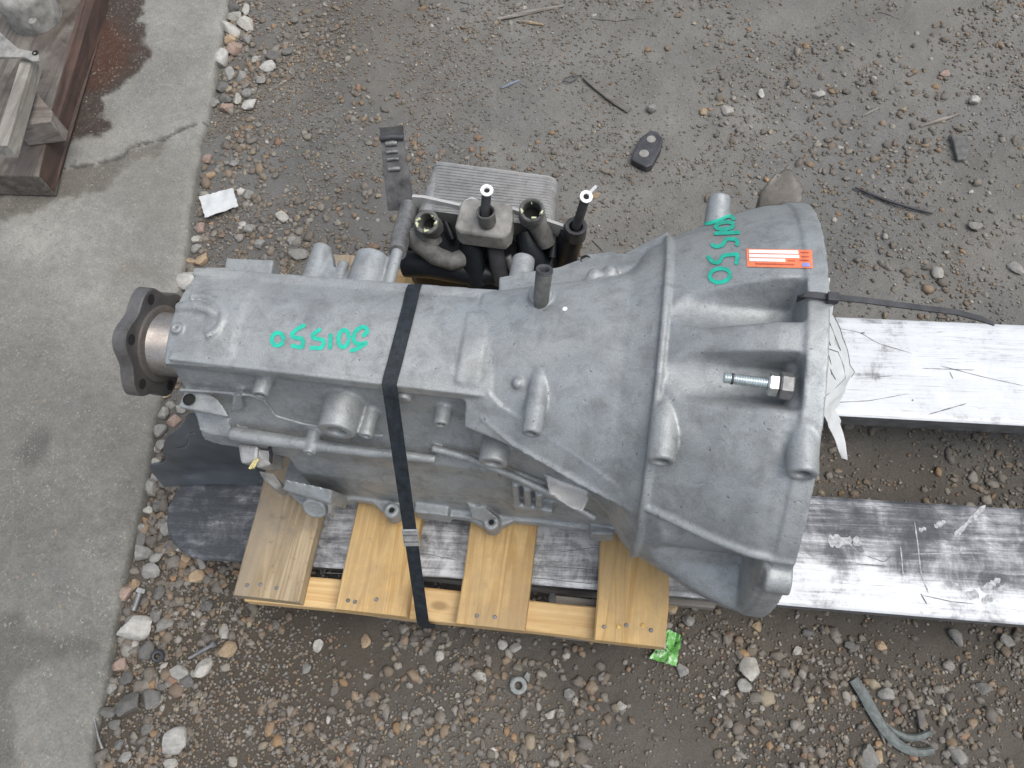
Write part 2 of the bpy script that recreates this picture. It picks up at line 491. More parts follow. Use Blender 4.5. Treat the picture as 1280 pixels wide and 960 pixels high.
def np_mesh(name, V, F, mat, smooth=True, col=None):
    """fast mesh from arrays (all faces with the same corner count)"""
    me = bpy.data.meshes.new(name)
    n, k = F.shape
    me.vertices.add(len(V)); me.vertices.foreach_set('co', np.ascontiguousarray(V, dtype=np.float32).ravel())
    me.loops.add(n * k); me.loops.foreach_set('vertex_index', np.ascontiguousarray(F, dtype=np.int32).ravel())
    me.polygons.add(n); me.polygons.foreach_set('loop_start', np.arange(0, n * k, k, dtype=np.int32))
    me.update(calc_edges=True); me.validate()
    if smooth:
        me.polygons.foreach_set('use_smooth', np.ones(n, dtype=bool))
    if col is not None:
        a = me.attributes.new('col', 'FLOAT_COLOR', 'POINT')
        c4 = np.ones((len(V), 4), np.float32); c4[:, :3] = col
        a.data.foreach_set('color', c4.ravel())
    me.materials.append(M[mat])
    o = bpy.data.objects.new(name, me); scene.collection.objects.link(o)
    return o


# ------------------------------------------------------------------ ground
EDGE_PX = [(300, -90), (284, 0), (276, 60), (262, 130), (252, 165), (240, 230), (228, 310), (214, 380), (203, 450), (190, 540), (178, 600), (165, 660), (153, 715), (143, 770), (135, 830), (126, 880), (117, 930), (110, 965), (92, 1060)]
SLAB_Z = 0.016
edge_w = np.array([P(u, v, SLAB_Z)[:2] for u, v in EDGE_PX])     # slab rim, far to near


def edge_x(y):
    ys = edge_w[::-1, 1]; xs = edge_w[::-1, 0]
    return np.interp(y, ys, xs) + 0.012 * (fbm(y * 14, y * 0 + 3.3, 5, 21) - 0.5) * 2


def graded(lo, hi, step, far):
    core = np.arange(lo, hi, step)
    out = []; d = step
    x = hi
    while x < far:
        d *= 1.35; x += d; out.append(x)
    left = []; d = step; x = lo
    while x > -far:
        d *= 1.35; x -= d; left.append(x)
    return np.array(left[::-1] + list(core) + out)


def wet_mask(X, Y):
    """1 on dark damp soil (near, and in patches), 0 on pale dried mud"""
    n1 = fbm(X * 3 + 5, Y * 3, 5, 3)
    return np.clip(sstep(0.62, 0.30, Y - 0.10 * X + (n1 - 0.5) * 0.55) * 0.8 + sstep(-0.15, -0.5, X) * 0.35 + (n1 - 0.5) * 0.5, 0, 1)


def soil_height(X, Y):
    h = (fbm(X * 4, Y * 4, 4, 40) - 0.5) * 0.018 + (fbm(X * 22, Y * 22, 4, 50) - 0.5) * 0.010 + (fbm(X * 90, Y * 90, 3, 60) - 0.5) * 0.0045
    rut = np.exp(-((Y - (1.02 + 0.05 * X)) / 0.03) ** 2) * sstep(0.0, 0.1, X)
    return h - 0.004 * rut


gx = graded(-1.55, 1.1, 0.0075, 60); gy = graded(-0.25, 1.75, 0.0075, 60)
X, Y = np.meshgrid(gx, gy)
near = (np.abs(X) < 3) & (np.abs(Y) < 3)
Z = np.where(near, soil_height(X, Y), 0.0)
dE = X - edge_x(np.clip(Y, edge_w[-1, 1], edge_w[0, 1]))
Z = Z - 0.03 * sstep(-0.02, -0.06, dE) * (X > -4)          # soil dips under the slab
w = wet_mask(X, Y)
cd = np.array([0.070, 0.060, 0.048]); cl = np.array([0.150, 0.145, 0.133])
pat = fbm(X * 11, Y * 11, 5, 80)[..., None]
blu = sstep(0.55, 0.72, fbm(X * 2.2 + 9, Y * 2.2, 4, 85))[..., None]
colr = cl + (cd - cl) * w[..., None]
colr = colr * (0.72 + 0.56 * pat)
colr = colr * (1 - blu * 0.35) + np.array([0.10, 0.108, 0.112]) * blu * 0.35
V = np.stack([X, Y, Z], -1).reshape(-1, 3)
ny, nx = X.shape
idx = np.arange(nx * ny).reshape(ny, nx)
F = np.stack([idx[:-1, :-1], idx[:-1, 1:], idx[1:, 1:], idx[1:, :-1]], -1).reshape(-1, 4)
ground = np_mesh('ground', V, F, 'soil', True, colr.reshape(-1, 3))
ground['kind'] = 'structure'


# concrete slab: dense top sheet with a ragged rim, a skirt and stains of their own shape
def poly_sd(px, py, poly):
    """signed distance, negative inside"""
    d = np.full(px.shape, 1e9); ins = np.zeros(px.shape, bool)
    n = len(poly)
    for i in range(n):
        ax, ay = poly[i]; bx, by = poly[(i + 1) % n]
        ex, ey = bx - ax, by - ay
        t = np.clip(((px - ax) * ex + (py - ay) * ey) / (ex * ex + ey * ey + 1e-12), 0, 1)
        d = np.minimum(d, np.hypot(px - ax - t * ex, py - ay - t * ey))
        c = ((ay > py) != (by > py)) & (px < (bx - ax) * (py - ay) / (by - ay + 1e-12) + ax)
        ins ^= c
    return np.where(ins, -d, d)


ys = np.concatenate([np.linspace(-8, -0.3, 14), np.arange(-0.29, 1.75, 0.005), np.linspace(1.76, 9, 14)])
# cells pack towards the rim so that its broken line is real geometry
us = np.concatenate([[0, 0.0012, 0.003, 0.006, 0.0095], np.arange(0.013, 0.9, 0.005), [1.0, 1.3, 1.9, 3, 5, 9]])
ex_ = edge_x(np.clip(ys, edge_w[-1, 1], edge_w[0, 1]))
ex_ = ex_ + np.where(ys > edge_w[0, 1], 0.115 * (ys - edge_w[0, 1]), 0)
SX = ex_[:, None] - us[None, :]; SY = np.repeat(ys[:, None], len(us), 1)
SZ = SLAB_Z + (fbm(SX * 30, SY * 30, 4, 90) - 0.5) * 0.0035 + (fbm(SX * 5, SY * 5, 3, 95) - 0.5) * 0.004
rim = np.interp(us, [0, 0.0012, 0.003, 0.006, 0.0095, 0.013, 0.03], [-0.0085, -0.0055, -0.0032, -0.0016, -0.0006, 0, 0])
SZ = SZ + rim[None, :] * (0.7 + 0.9 * fbm(SY * 25, SX * 25, 3, 99))
Q = lambda pts: [tuple(P(u, v, SLAB_Z)[:2]) for u, v in pts]
wob = (fbm(SX * 40, SY * 40, 5, 110) - 0.5) * 0.035
crackd = np.full(SX.shape, 9.0)
cr = Q([(262, 150), (235, 158), (205, 172), (165, 182), (150, 195), (120, 203), (85, 207), (40, 225), (-40, 235)])
for i in range(len(cr) - 1):
    (ax, ay), (bx, by) = cr[i], cr[i + 1]
    t = np.clip(((SX - ax) * (bx - ax) + (SY - ay) * (by - ay)) / ((bx - ax) ** 2 + (by - ay) ** 2), 0, 1)
    crackd = np.minimum(crackd, np.hypot(SX - ax - t * (bx - ax), SY - ay - t * (by - ay)))
crackd = np.abs(crackd + wob * 0.55 + (fbm(SX * 130, SY * 130, 3, 115) - 0.5) * 0.006)
SZ = SZ - 0.004 * sstep(0.005, 0.001, crackd) * sstep(0.0, 0.02, us)[None, :]
base = np.array([0.190, 0.187, 0.168]) * (0.45 + 0.55 * fbm(SX * 9, SY * 9, 6, 120) + 0.50 * fbm(SX * 3.1 + 7, SY * 3.1, 4, 122))[..., None]
base = base * (0.8 + 0.4 * fbm(SX * 90, SY * 120, 3, 125))[..., None]
base = base * (1 - 0.22 * sstep(0.75, 0.35, SY))[..., None]             # nearer concrete is dirtier


def stain(poly, colr, amt, soft=0.006, wb=1.0):
    global base
    d = poly_sd(SX, SY, Q(poly)) + wob * wb
    k = (sstep(soft, -soft, d) * amt)[..., None]
    base = base * (1 - k) + np.array(colr) * (0.75 + 0.5 * fbm(SX * 60, SY * 60, 4, 131))[..., None] * k


stain([(120, -40), (172, -20), (178, 15), (176, 50), (190, 72), (165, 95), (150, 110), (133, 122), (128, 140), (140, 160), (120, 172), (95, 172), (78, 180), (75, 200), (60, 235), (-60, 250), (-60, -40)], (0.036, 0.026, 0.021), 0.95)
stain([(118, 20), (150, 30), (170, 62), (150, 92), (130, 110), (112, 112), (105, 70)], (0.062, 0.026, 0.014), 0.7, 0.03)
stain([(60, 215), (110, 208), (160, 190), (205, 176), (200, 195), (160, 205), (150, 210), (140, 230), (115, 240), (-80, 300), (-80, 225)], (0.105, 0.096, 0.082), 0.85)
stain([(20, 570), (32, 545), (55, 535), (68, 545), (55, 570), (40, 588)], (0.06, 0.06, 0.058), 0.8, 0.012, 0.6)
stain([(-40, 770), (20, 768), (45, 790), (120, 800), (130, 815), (60, 822), (20, 845), (10, 880), (16, 930), (10, 1000), (-60, 1000)], (0.085, 0.082, 0.075), 0.7, 0.012, 0.8)
stain([(-60, 300), (70, 330), (90, 420), (60, 560), (110, 640), (60, 700), (-60, 690)], (0.115, 0.112, 0.10), 0.45, 0.05)
stain([(150, 190), (235, 195), (225, 290), (180, 300), (150, 250)], (0.15, 0.142, 0.122), 0.4, 0.04)
stain([(150, 430), (195, 440), (170, 560), (140, 560)], (0.12, 0.115, 0.10), 0.4, 0.04)
stain([(70, 470), (110, 455), (120, 500), (85, 530), (60, 510)], (0.13, 0.128, 0.12), 0.5, 0.02)
stain([(60, 690), (95, 720), (90, 760), (70, 750)], (0.12, 0.12, 0.115), 0.55, 0.02)
stain([(150, 320), (200, 330), (205, 350), (150, 345)], (0.13, 0.11, 0.09), 0.4, 0.02)
crk = sstep(0.0055, 0.0015, crackd)[..., None]
base = base * (1 - 0.8 * crk) + np.array([0.05, 0.047, 0.043]) * 0.8 * crk
sV = np.stack([SX, SY, SZ], -1)
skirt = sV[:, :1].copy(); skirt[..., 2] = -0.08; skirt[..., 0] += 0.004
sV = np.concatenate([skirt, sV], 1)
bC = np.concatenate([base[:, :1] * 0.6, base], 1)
r_, c_ = sV.shape[:2]
idx = np.arange(r_ * c_).reshape(r_, c_)
sF = np.stack([idx[:-1, :-1], idx[1:, :-1], idx[1:, 1:], idx[:-1, 1:]], -1).reshape(-1, 4)
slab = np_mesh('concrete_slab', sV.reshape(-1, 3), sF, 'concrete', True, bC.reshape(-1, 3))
slab['kind'] = 'structure'


# ------------------------------------------------------------------ gravel
def ico(sub):
    bm = bmesh.new(); bmesh.ops.create_icosphere(bm, subdivisions=sub, radius=1.0)
    bm.verts.ensure_lookup_table()
    v = np.array([q.co[:] for q in bm.verts]); f = np.array([[q.index for q in t.verts] for t in bm.faces]); bm.free()
    return v, f


def rand_rot(n):
    q = rng.normal(size=(n, 4)); q /= np.linalg.norm(q, axis=1)[:, None]
    w_, x_, y_, z_ = q.T
    return np.stack([np.stack([1 - 2 * (y_ * y_ + z_ * z_), 2 * (x_ * y_ - z_ * w_), 2 * (x_ * z_ + y_ * w_)], -1),
                     np.stack([2 * (x_ * y_ + z_ * w_), 1 - 2 * (x_ * x_ + z_ * z_), 2 * (y_ * z_ - x_ * w_)], -1),
                     np.stack([2 * (x_ * z_ - y_ * w_), 2 * (y_ * z_ + x_ * w_), 1 - 2 * (x_ * x_ + y_ * y_)], -1)], 1)


PAL = np.array([[0.19, 0.18, 0.165], [0.15, 0.14, 0.13], [0.25, 0.235, 0.205], [0.21, 0.155, 0.105], [0.27, 0.17, 0.09], [0.115, 0.108, 0.10], [0.33, 0.315, 0.285], [0.23, 0.135, 0.085], [0.30, 0.255, 0.18], [0.46, 0.44, 0.41]])
PALW = np.array([.19, .16, .14, .16, .055, .13, .055, .035, .055, .01])


def scatter(name, xs, ys_, size, sub, cols, sink=0.25, flat=0.7, angular=0.18):
    v, f = ico(sub)
    n = len(xs); m = len(v)
    jit = 1 + rng.normal(size=(n, m, 1)) * angular
    S = np.stack([size * rng.uniform(0.75, 1.2, n), size * rng.uniform(0.6, 1.0, n), size * rng.uniform(0.45, 0.85, n)], -1)
    p = v[None] * jit * S[:, None]
    tilt = rand_rot(n)
    p = np.einsum('nij,nmj->nmi', tilt, p)
    p[..., 2] *= flat
    z = soil_height(xs, ys_) + size * flat * (0.5 - sink)
    p += np.stack([xs, ys_, z], -1)[:, None]
    F_ = (f[None] + (np.arange(n) * m)[:, None, None]).reshape(-1, 3)
    return np_mesh(name, p.reshape(-1, 3), F_, 'pebble', True, np.repeat(cols, m, 0))


def pick(n, dens, lo, hi, soft=True):
    """n random places in the yard by rejection against a density in 0..1"""
    out = np.zeros((0, 2))
    while len(out) < n:
        q = rng.uniform([-1.5, -0.2], [1.05, 1.65], (n * 2, 2))
        q = q[(q[:, 0] - edge_x(q[:, 1])) > 0.003]
        # only what the frame shows and a margin round it
        d3 = np.stack([q[:, 0], q[:, 1], np.full(len(q), -CAM_H)], -1) @ CM.T
        uu = CX + FPX * d3[:, 0] / d3[:, 2]; vv = CY - FPX * d3[:, 1] / d3[:, 2]
        q = q[(uu > -160) & (uu < 1440) & (vv > -120) & (vv < 1080)]
        k = rng.random(len(q)) < dens(q[:, 0], q[:, 1])
        out = np.concatenate([out, q[k]])
    return out[:n, 0], out[:n, 1]


def dens_mid(x, y):
    c = fbm(x * 9, y * 9, 4, 200)
    w_ = wet_mask(x, y)
    e = np.exp(-np.clip(x - edge_x(y), 0, 9) / 0.14)
    tr = np.exp(-((y - (1.0 + 0.06 * x)) / 0.035) ** 2) * (x > 0.1) * 0.4
    return np.clip((0.13 + 0.42 * w_ + 0.7 * e + tr) * sstep(0.36, 0.60, c), 0, 1)


def dens_small(x, y):
    c = fbm(x * 7 + 4, y * 7, 4, 210)
    w_ = wet_mask(x, y)
    e = np.exp(-np.clip(x - edge_x(y), 0, 9) / 0.2)
    return np.clip((0.22 + 0.5 * w_ + 0.5 * e) * sstep(0.30, 0.60, c), 0, 1)


def stone_cols(n, xs, ys_, tint=1.0):
    c = PAL[rng.choice(len(PAL), n, p=PALW / PALW.sum())] * rng.uniform(0.75, 1.2, (n, 1))
    s_ = np.array([0.122, 0.104, 0.082])
    k = rng.uniform(0.2, 0.88, (n, 1))                   # dusted with the soil they lie in
    return (c * (1 - k) + s_ * k) * tint


x1, y1 = pick(7000, dens_mid, 0, 0)
sz = rng.uniform(0.0034, 0.0062, len(x1)) + (rng.random(len(x1)) ** 6) * 0.005
e_ = np.exp(-np.clip(x1 - edge_x(y1), 0, 9) / 0.09)
sz *= 1 + 0.5 * e_ * rng.random(len(x1))
g1 = scatter('gravel', x1, y1, sz, 2, stone_cols(len(x1), x1, y1), 0.32)
g1['kind'] = 'stuff'; g1['label'] = 'brown and grey pebbles pressed into the yard soil'; g1['category'] = 'gravel'
x1, y1 = pick(36000, dens_small, 0, 0)
g2 = scatter('fine_gravel', x1, y1, rng.uniform(0.0014, 0.0037, len(x1)), 1, stone_cols(len(x1), x1, y1), 0.1)
g2['kind'] = 'stuff'; g2['label'] = 'fine brown grit between the pebbles of the yard'; g2['category'] = 'gravel'
x1, y1 = pick(14000, lambda x, y: np.clip(0.85 - 0.6 * wet_mask(x, y), 0, 1) * sstep(0.32, 0.55, fbm(x * 8, y * 8, 4, 220)), 0, 0)
cc = (cl * rng.uniform(0.85, 1.3, (len(x1), 1)))
g3 = scatter('soil_crumbs', x1, y1, rng.uniform(0.0009, 0.0028, len(x1)) * rng.uniform(0.8, 1.3, len(x1)), 1, cc, 0.32, 0.5, 0.3)
g3['kind'] = 'stuff'; g3['label'] = 'loose grey crumbs of dried mud on the yard'; g3['category'] = 'soil'

# single stones that stand out: (u, v, radius in photo pixels, colour key, label or None)
STN = {'w': (0.37, 0.36, 0.335), 'g': (0.21, 0.205, 0.19), 'd': (0.115, 0.112, 0.105), 'l': (0.31, 0.30, 0.27), 't': (0.30, 0.225, 0.145), 'p': (0.25, 0.185, 0.15)}
stone_list = [
    (231, 347, 15, 'w', 'large whitish stone against the slab above the output flange'),
    (275, 69, 13, 'w', 'white angular stone overlapping the slab edge near the top'),
    (333, 79, 11, 'w', 'white flat stone set apart from the slab, near the top'),
    (167, 785, 17, 'w', 'big white quartz stone by the slab, below the lying bolt'),
    (213, 926, 18, 'w', 'big white faceted stone near the bottom left corner of the gravel'),
    (939, 836, 15, 'l', 'pale egg shaped stone lying below the bell housing'),
    (930, 857, 9, 'g', 'small grey stone touching the pale egg shaped one'),
    (157, 880, 17, 'd', 'large dark grey rounded stone low beside the slab edge'),
    (184, 872, 12, 'd', 'dark oblong stone right of the large dark rounded stone'),
    (286, 33, 12, 'l', 'blocky pale stone topmost against the slab'),
    (309, 127, 11, 'w', 'white veined stone in the cluster right of the slab'),
    (282, 131, 9, 'p', 'pinkish grey round stone at the slab edge'),
    (371, 315, 11, 'g', 'grey stone lying behind the gearbox, left of the tall boss'),
    (853, 838, 9, 'g', 'grey stone just right of the green wrapper'),
    (1088, 946, 14, 'g', 'grey stone at the bottom edge beside the rubber strip'),
    (1200, 943, 10, 'g', 'dull grey stone at the bottom right, right of the rubber strip'),
    (911, 133, 8, 'l', 'pale stone in the row behind the bell housing'),
    (628, 805, 7, 'w', 'small white stone just below the third pallet board'),
    (644, 808, 7, 'g', 'small grey stone next to the white one below the pallet'),
    (250, 833, 12, 'l', 'pale oblong stone between pallet corner and slab'),
    (692, 748, 9, 'l', 'pale stone seen in the gap of the pallet boards'),
]
sl_ = [(192, 592, 9, 'g'), (184, 606, 11, 'g'), (194, 631, 9, 'd'), (180, 635, 6, 'l'), (172, 674, 11, 'd'), (175, 690, 13, 'g'), (186, 712, 12, 'g'), (192, 695, 8, 'g'), (152, 740, 10, 'p'), (165, 730, 7, 't'), (190, 767, 8, 'd'), (202, 780, 9, 'g'), (244, 721, 9, 't'), (196, 740, 8, 'd'), (157, 682, 7, 't'), (225, 682, 7, 'l'), (228, 697, 7, 't'), (250, 704, 8, 'g'),
       (155, 847, 10, 'd'), (132, 890, 9, 'd'), (135, 860, 7, 'g'), (197, 857, 6, 'd'), (180, 813, 12, 'd'), (220, 840, 10, 'g'), (231, 852, 9, 'd'), (277, 790, 9, 'l'), (281, 812, 11, 't'), (147, 830, 9, 'p'), (257, 757, 8, 'd'), (140, 905, 8, 'd'), (152, 945, 8, 'g'), (207, 955, 9, 'l'), (204, 660, 9, 'g'), (173, 655, 8, 'g'), (160, 657, 6, 'l'), (176, 615, 5, 't'), (144, 930, 7, 'd'), (175, 910, 8, 'd'),
       (292, 16, 10, 'l'), (306, 25, 10, 'l'), (285, 46, 8, 't'), (292, 57, 11, 'p'), (307, 45, 8, 'g'), (317, 70, 6, 'l'), (284, 87, 8, 'g'), (307, 112, 7, 'g'), (294, 120, 7, 'l'), (279, 119, 8, 'd'), (275, 107, 8, 'd'), (340, 66, 8, 'd'), (357, 60, 7, 'd'), (266, 124, 7, 'g'), (300, 92, 8, 'g'), (325, 96, 7, 'g'), (290, 5, 9, 'd'), (305, 8, 7, 'l'), (258, 195, 7, 'p'), (272, 205, 6, 'g'), (290, 200, 7, 'g'), (262, 215, 6, 't'),
       (249, 320, 10, 't'), (235, 322, 7, 't'), (242, 293, 7, 'l'), (241, 305, 7, 'g'), (247, 280, 8, 'p'), (308, 238, 8, 'g'), (351, 267, 8, 'l'), (310, 283, 9, 'g'), (322, 302, 8, 'g'), (363, 298, 7, 'g'), (300, 276, 5, 'l'), (226, 372, 7, 't'), (214, 378, 6, 'g'),
       (201, 489, 9, 't'), (202, 515, 9, 'l'), (197, 536, 9, 'g'), (214, 522, 8, 'p'), (197, 554, 8, 'g'), (188, 558, 5, 'l'), (190, 575, 7, 'l'), (210, 502, 6, 'g'), (204, 572, 7, 't'), (222, 508, 7, 'l')]
yard_ = [(880, 135, 6, 't'), (953, 110, 6, 'l'), (815, 134, 7, 'g'), (1265, 800, 8, 'g'), (1012, 790, 7, 'd'), (1065, 805, 7, 'd'), (998, 812, 6, 'l'), (1110, 866, 9, 'g'), (1200, 795, 9, 'g'), (1105, 805, 7, 't'), (947, 782, 7, 't'), (1100, 945, 7, 't'), (1234, 860, 8, 'd'), (1025, 113, 7, 'l'), (1183, 88, 6, 'p'), (1220, 122, 7, 'l'), (1222, 279, 9, 'g'), (1175, 338, 8, 'l'), (1275, 330, 9, 'g'), (745, 240, 6, 't'), (765, 790, 7, 'g'), (700, 760, 8, 'd'), (590, 740, 6, 'l'), (688, 893, 7, 'l'), (712, 867, 8, 'g'), (753, 845, 7, 'g'), (777, 883, 7, 'l'), (600, 845, 8, 'l'), (640, 945, 7, 't'), (860, 775, 8, 'g'), (840, 760, 7, 't'), (548, 820, 7, 'l'), (455, 800, 8, 't'), (395, 805, 9, 'l'), (380, 835, 7, 'g'), (700, 700, 7, 't')]
_sv, _sf = ico(3)


def make_stone(u, v, rp, key, label, group=None, zoff=0.0, seed=0):
    r0 = np.random.default_rng(900 + seed)
    p = P(u, v, 0.012)
    k = np.linalg.norm(p - CC) / FPX * rp * 0.98
    x_, y_ = float(p[0]), float(p[1])
    z0 = float(soil_height(np.array([x_]), np.array([y_]))[0])
    q = _sv.copy()
    for j in range(15):                                  # cut facets into a ball
        nrm = unit(r0.normal(size=3)); off = r0.uniform(0.55, 0.86)
        d_ = q @ nrm - off
        q = q - np.clip(d_, 0, None)[:, None] * nrm * 0.93
    q = q * (1 + r0.normal(size=(len(q), 1)) * 0.018)
    a = r0.uniform(0, math.pi)
    S_ = np.array([r0.uniform(1.0, 1.25), r0.uniform(0.8, 1.0), r0.uniform(0.5, 0.75)]) * k
    q = q * S_
    q = q @ np.array([[math.cos(a), -math.sin(a), 0], [math.sin(a), math.cos(a), 0], [0, 0, 1]]).T
    c = np.array(STN[key]) * r0.uniform(0.82, 1.12)
    n1 = fbm(_sv[:, 0] * 3 + seed, _sv[:, 1] * 3 + _sv[:, 2] * 2, 4, seed + 5)
    cols = c[None] * (0.65 + 0.7 * n1[:, None])
    lowm = sstep(0.1, -0.4, _sv[:, 2])[:, None] * 0.6
    cols = cols * (1 - lowm) + np.array([0.10, 0.085, 0.07]) * lowm      # soil stuck to the foot
    o = np_mesh('stone', q, _sf, 'pebble', True, cols)
    o.data.set_sharp_from_angle(angle=math.radians(24))
    o.location = (x_, y_, z0 + S_[2] * 0.55 + zoff)
    o.rotation_euler = (r0.uniform(-.25, .25), r0.uniform(-.25, .25), 0)
    o['label'] = label; o['category'] = 'stone'
    if group:
        o['group'] = group
    return o


sd = 0
for u, v, r, k, lab in stone_list:
    sd += 1; make_stone(u, v, r, k, lab, seed=sd)
KCOL = {'g': 'mid grey', 'd': 'dark grey', 'l': 'light grey', 't': 'tan', 'p': 'pinkish brown', 'w': 'white'}
for u, v, r, k in sl_:
    sd += 1
    zone = ('at the top end of the slab edge' if v < 100 else 'by the slab edge just above the white paper scrap' if v < 230 else 'between white paper scrap and gearbox tail' if v < 330 else 'right beside the output flange' if v < 420 else 'between output flange and black plastic sheet' if v < 580 else 'between slab and rounded fork tip' if v < 700 else 'left of the pallet corner beside the slab' if v < 800 else 'in the bottom left rubble by the slab')
    sz_ = 'small' if r < 7 else 'medium' if r < 10 else 'larger'
    make_stone(u, v, r, k, f'{sz_} {KCOL[k]} stone {zone}', f'{KCOL[k]} rubble stones along the slab', seed=sd)
for u, v, r, k in yard_:
    sd += 1
    zone = ('on the dried mud behind the gearbox' if v < 260 and u < 1000 else 'on the open mud in the upper right' if v < 400 else 'in the gap between the pallet boards' if 560 < u < 745 and v < 770 and v > 690 else 'on the gravel below the pallet' if u < 800 else 'on the soil below the near fork')
    sz_ = 'small' if r < 7 else 'medium' if r < 9 else 'larger'
    make_stone(u, v, r, k, f'{sz_} {KCOL[k]} stone {zone}', f'loose {KCOL[k]} stones on the yard', seed=sd)

# ------------------------------------------------------------------ forklift forks
def fork(name, y_front_l, y_front_r, y_back_l, y_back_r, x_tip, label, wear_seed):
    """flat blade with a rounded tip, from the tip at x_tip to the heel out of frame on the right"""
    zt, zb = 0.125, 0.088
    x_end = 1.15
    n = 120
    fr = lambda x: np.interp(x, [-0.45, 0.52], [y_front_l, y_front_r]) + (x - 0.52 if x > 0.52 else 0) * (y_front_r - y_front_l) / 0.97
    bk = lambda x: np.interp(x, [-0.45, 0.52], [y_back_l, y_back_r]) + (x - 0.52 if x > 0.52 else 0) * (y_back_r - y_back_l) / 0.97
    root = thing(name, (0, (fr(0) + bk(0)) / 2, zb), label, 'fork', 0, 'forklift forks under the pallet')
    xs = np.concatenate([x_tip + np.array([0, .002, .006, .012, .02, .03, .042, .056]), np.linspace(x_tip + .07, x_end, n)])
    prof = [0, .012, .03, .06, .12, .2, .3, .4, .5, .6, .7, .8, .88, .94, .97, .988, 1]
    rows = []
    for x in xs:
        k = x - x_tip
        inset = 0.062 * (1 - math.sqrt(max(0, 1 - (1 - min(k / 0.075, 1)) ** 2)))
        y0, y1 = fr(x) + inset, bk(x) - inset
        tz = zt - 0.018 * max(0, 1 - k / 0.25)
        r = []
        for q in prof:
            e = min(q, 1 - q) * (y1 - y0)
            r.append((x, y0 + (y1 - y0) * q, tz - max(0, 0.003 - e) * 0.9))
        rows.append(r)
    m = MB().grid(rows)
    blade = m.build('blade_top', 'fork', root, smooth=180)
    a = blade.data.attributes.new('wear', 'FLOAT', 'POINT')
    vv = np.array([q.co[:] for q in blade.data.vertices]); mi = np.array(ROOT[root.name])
    vw = vv @ mi[:3, :3].T + mi[:3, 3]
    wv = (fbm(vw[:, 0] * 6 + wear_seed, vw[:, 1] * 14, 4, 300 + wear_seed) - 0.5) * 0.42
    if wear_seed == 2:                        # the near blade is rubbed bare towards its heel and its tip
        wv += 0.17 * sstep(0.30, 0.46, vw[:, 0] + (fbm(vw[:, 0] * 20, vw[:, 1] * 20, 3, 9) - .5) * .25) * sstep(0.222, 0.25, vw[:, 1])
        wv += 0.05 * sstep(0.18, 0.26, vw[:, 0]) * sstep(0.22, 0.26, vw[:, 1])
        wv += 0.10 * sstep(0.08, -0.02, vw[:, 0]) + 0.13 * sstep(-0.40, -0.46, vw[:, 0])
    else:
        wv += 0.34 * sstep(0.2, 0.05, vw[:, 0]) - 0.11
    a.data.foreach_set('value', wv.astype(np.float32))
    # underside and flanks
    s_ = MB()
    loop_f = [np.array(r[0]) for r in rows]; loop_b = [np.array(r[-1]) for r in rows]
    low = lambda p, k: np.array([p[0], p[1], zb + 0.012 * max(0, 1 - k / 0.25)])
    o1 = [[p + np.array([0, 0, -0.0002]), low(p, p[0] - x_tip) + np.array([0, 0.004, 0])] for p in loop_f]
    o2 = [[low(p, p[0] - x_tip) - np.array([0, 0.004, 0]), p + np.array([0, 0, -0.0002])] for p in loop_b]
    und = [[low(a_, a_[0] - x_tip) + np.array([0, 0.004, 0]), low(b_, b_[0] - x_tip) - np.array([0, 0.004, 0])] for a_, b_ in zip(loop_f, loop_b)]
    s_.grid(o1).grid(o2).grid(und)
    tipv = [np.array(q) for q in rows[0]]
    s_.grid([[p + np.array([0, 0, -0.0002]) for p in tipv], [np.array([p[0], p[1], zb + 0.012]) for p in tipv]])
    s_.build('blade_flank', 'fork_side', root, smooth=40)
    return root


forks = [fork('forklift_fork', 0.2155, 0.1975, 0.350, 0.3385, -0.566, 'grey white forklift fork nearer the camera, with scuffed dark patch and rounded tip', 2),
         fork('forklift_fork', 0.466, 0.4515, 0.620, 0.603, -0.50, 'bright white forklift fork farther from the camera, ending behind the bell housing', 1)]

# old scrapes and splits on the two blades: flat marks a hair above the paint
def mark(root, pts, wd, mat, name):
    rows = []
    pp = np.array([P(u, v, .1254) for u, v in pts])
    n_ = 14; tt = np.linspace(0, len(pp) - 1, n_)
    pp = np.stack([np.interp(tt, np.arange(len(pp)), pp[:, k]) for k in range(3)], -1)
    for i in range(n_):
        t = unit(pp[min(i + 1, n_ - 1)] - pp[max(i - 1, 0)]); a = np.cross(GZ, t)
        w_ = wd * (.55 + .9 * random.random()) * (1 if 0 < i < n_ - 1 else .2)
        rows.append([pp[i] - a * w_, pp[i] + a * w_])
    MB().grid(rows).build(name, mat, root)


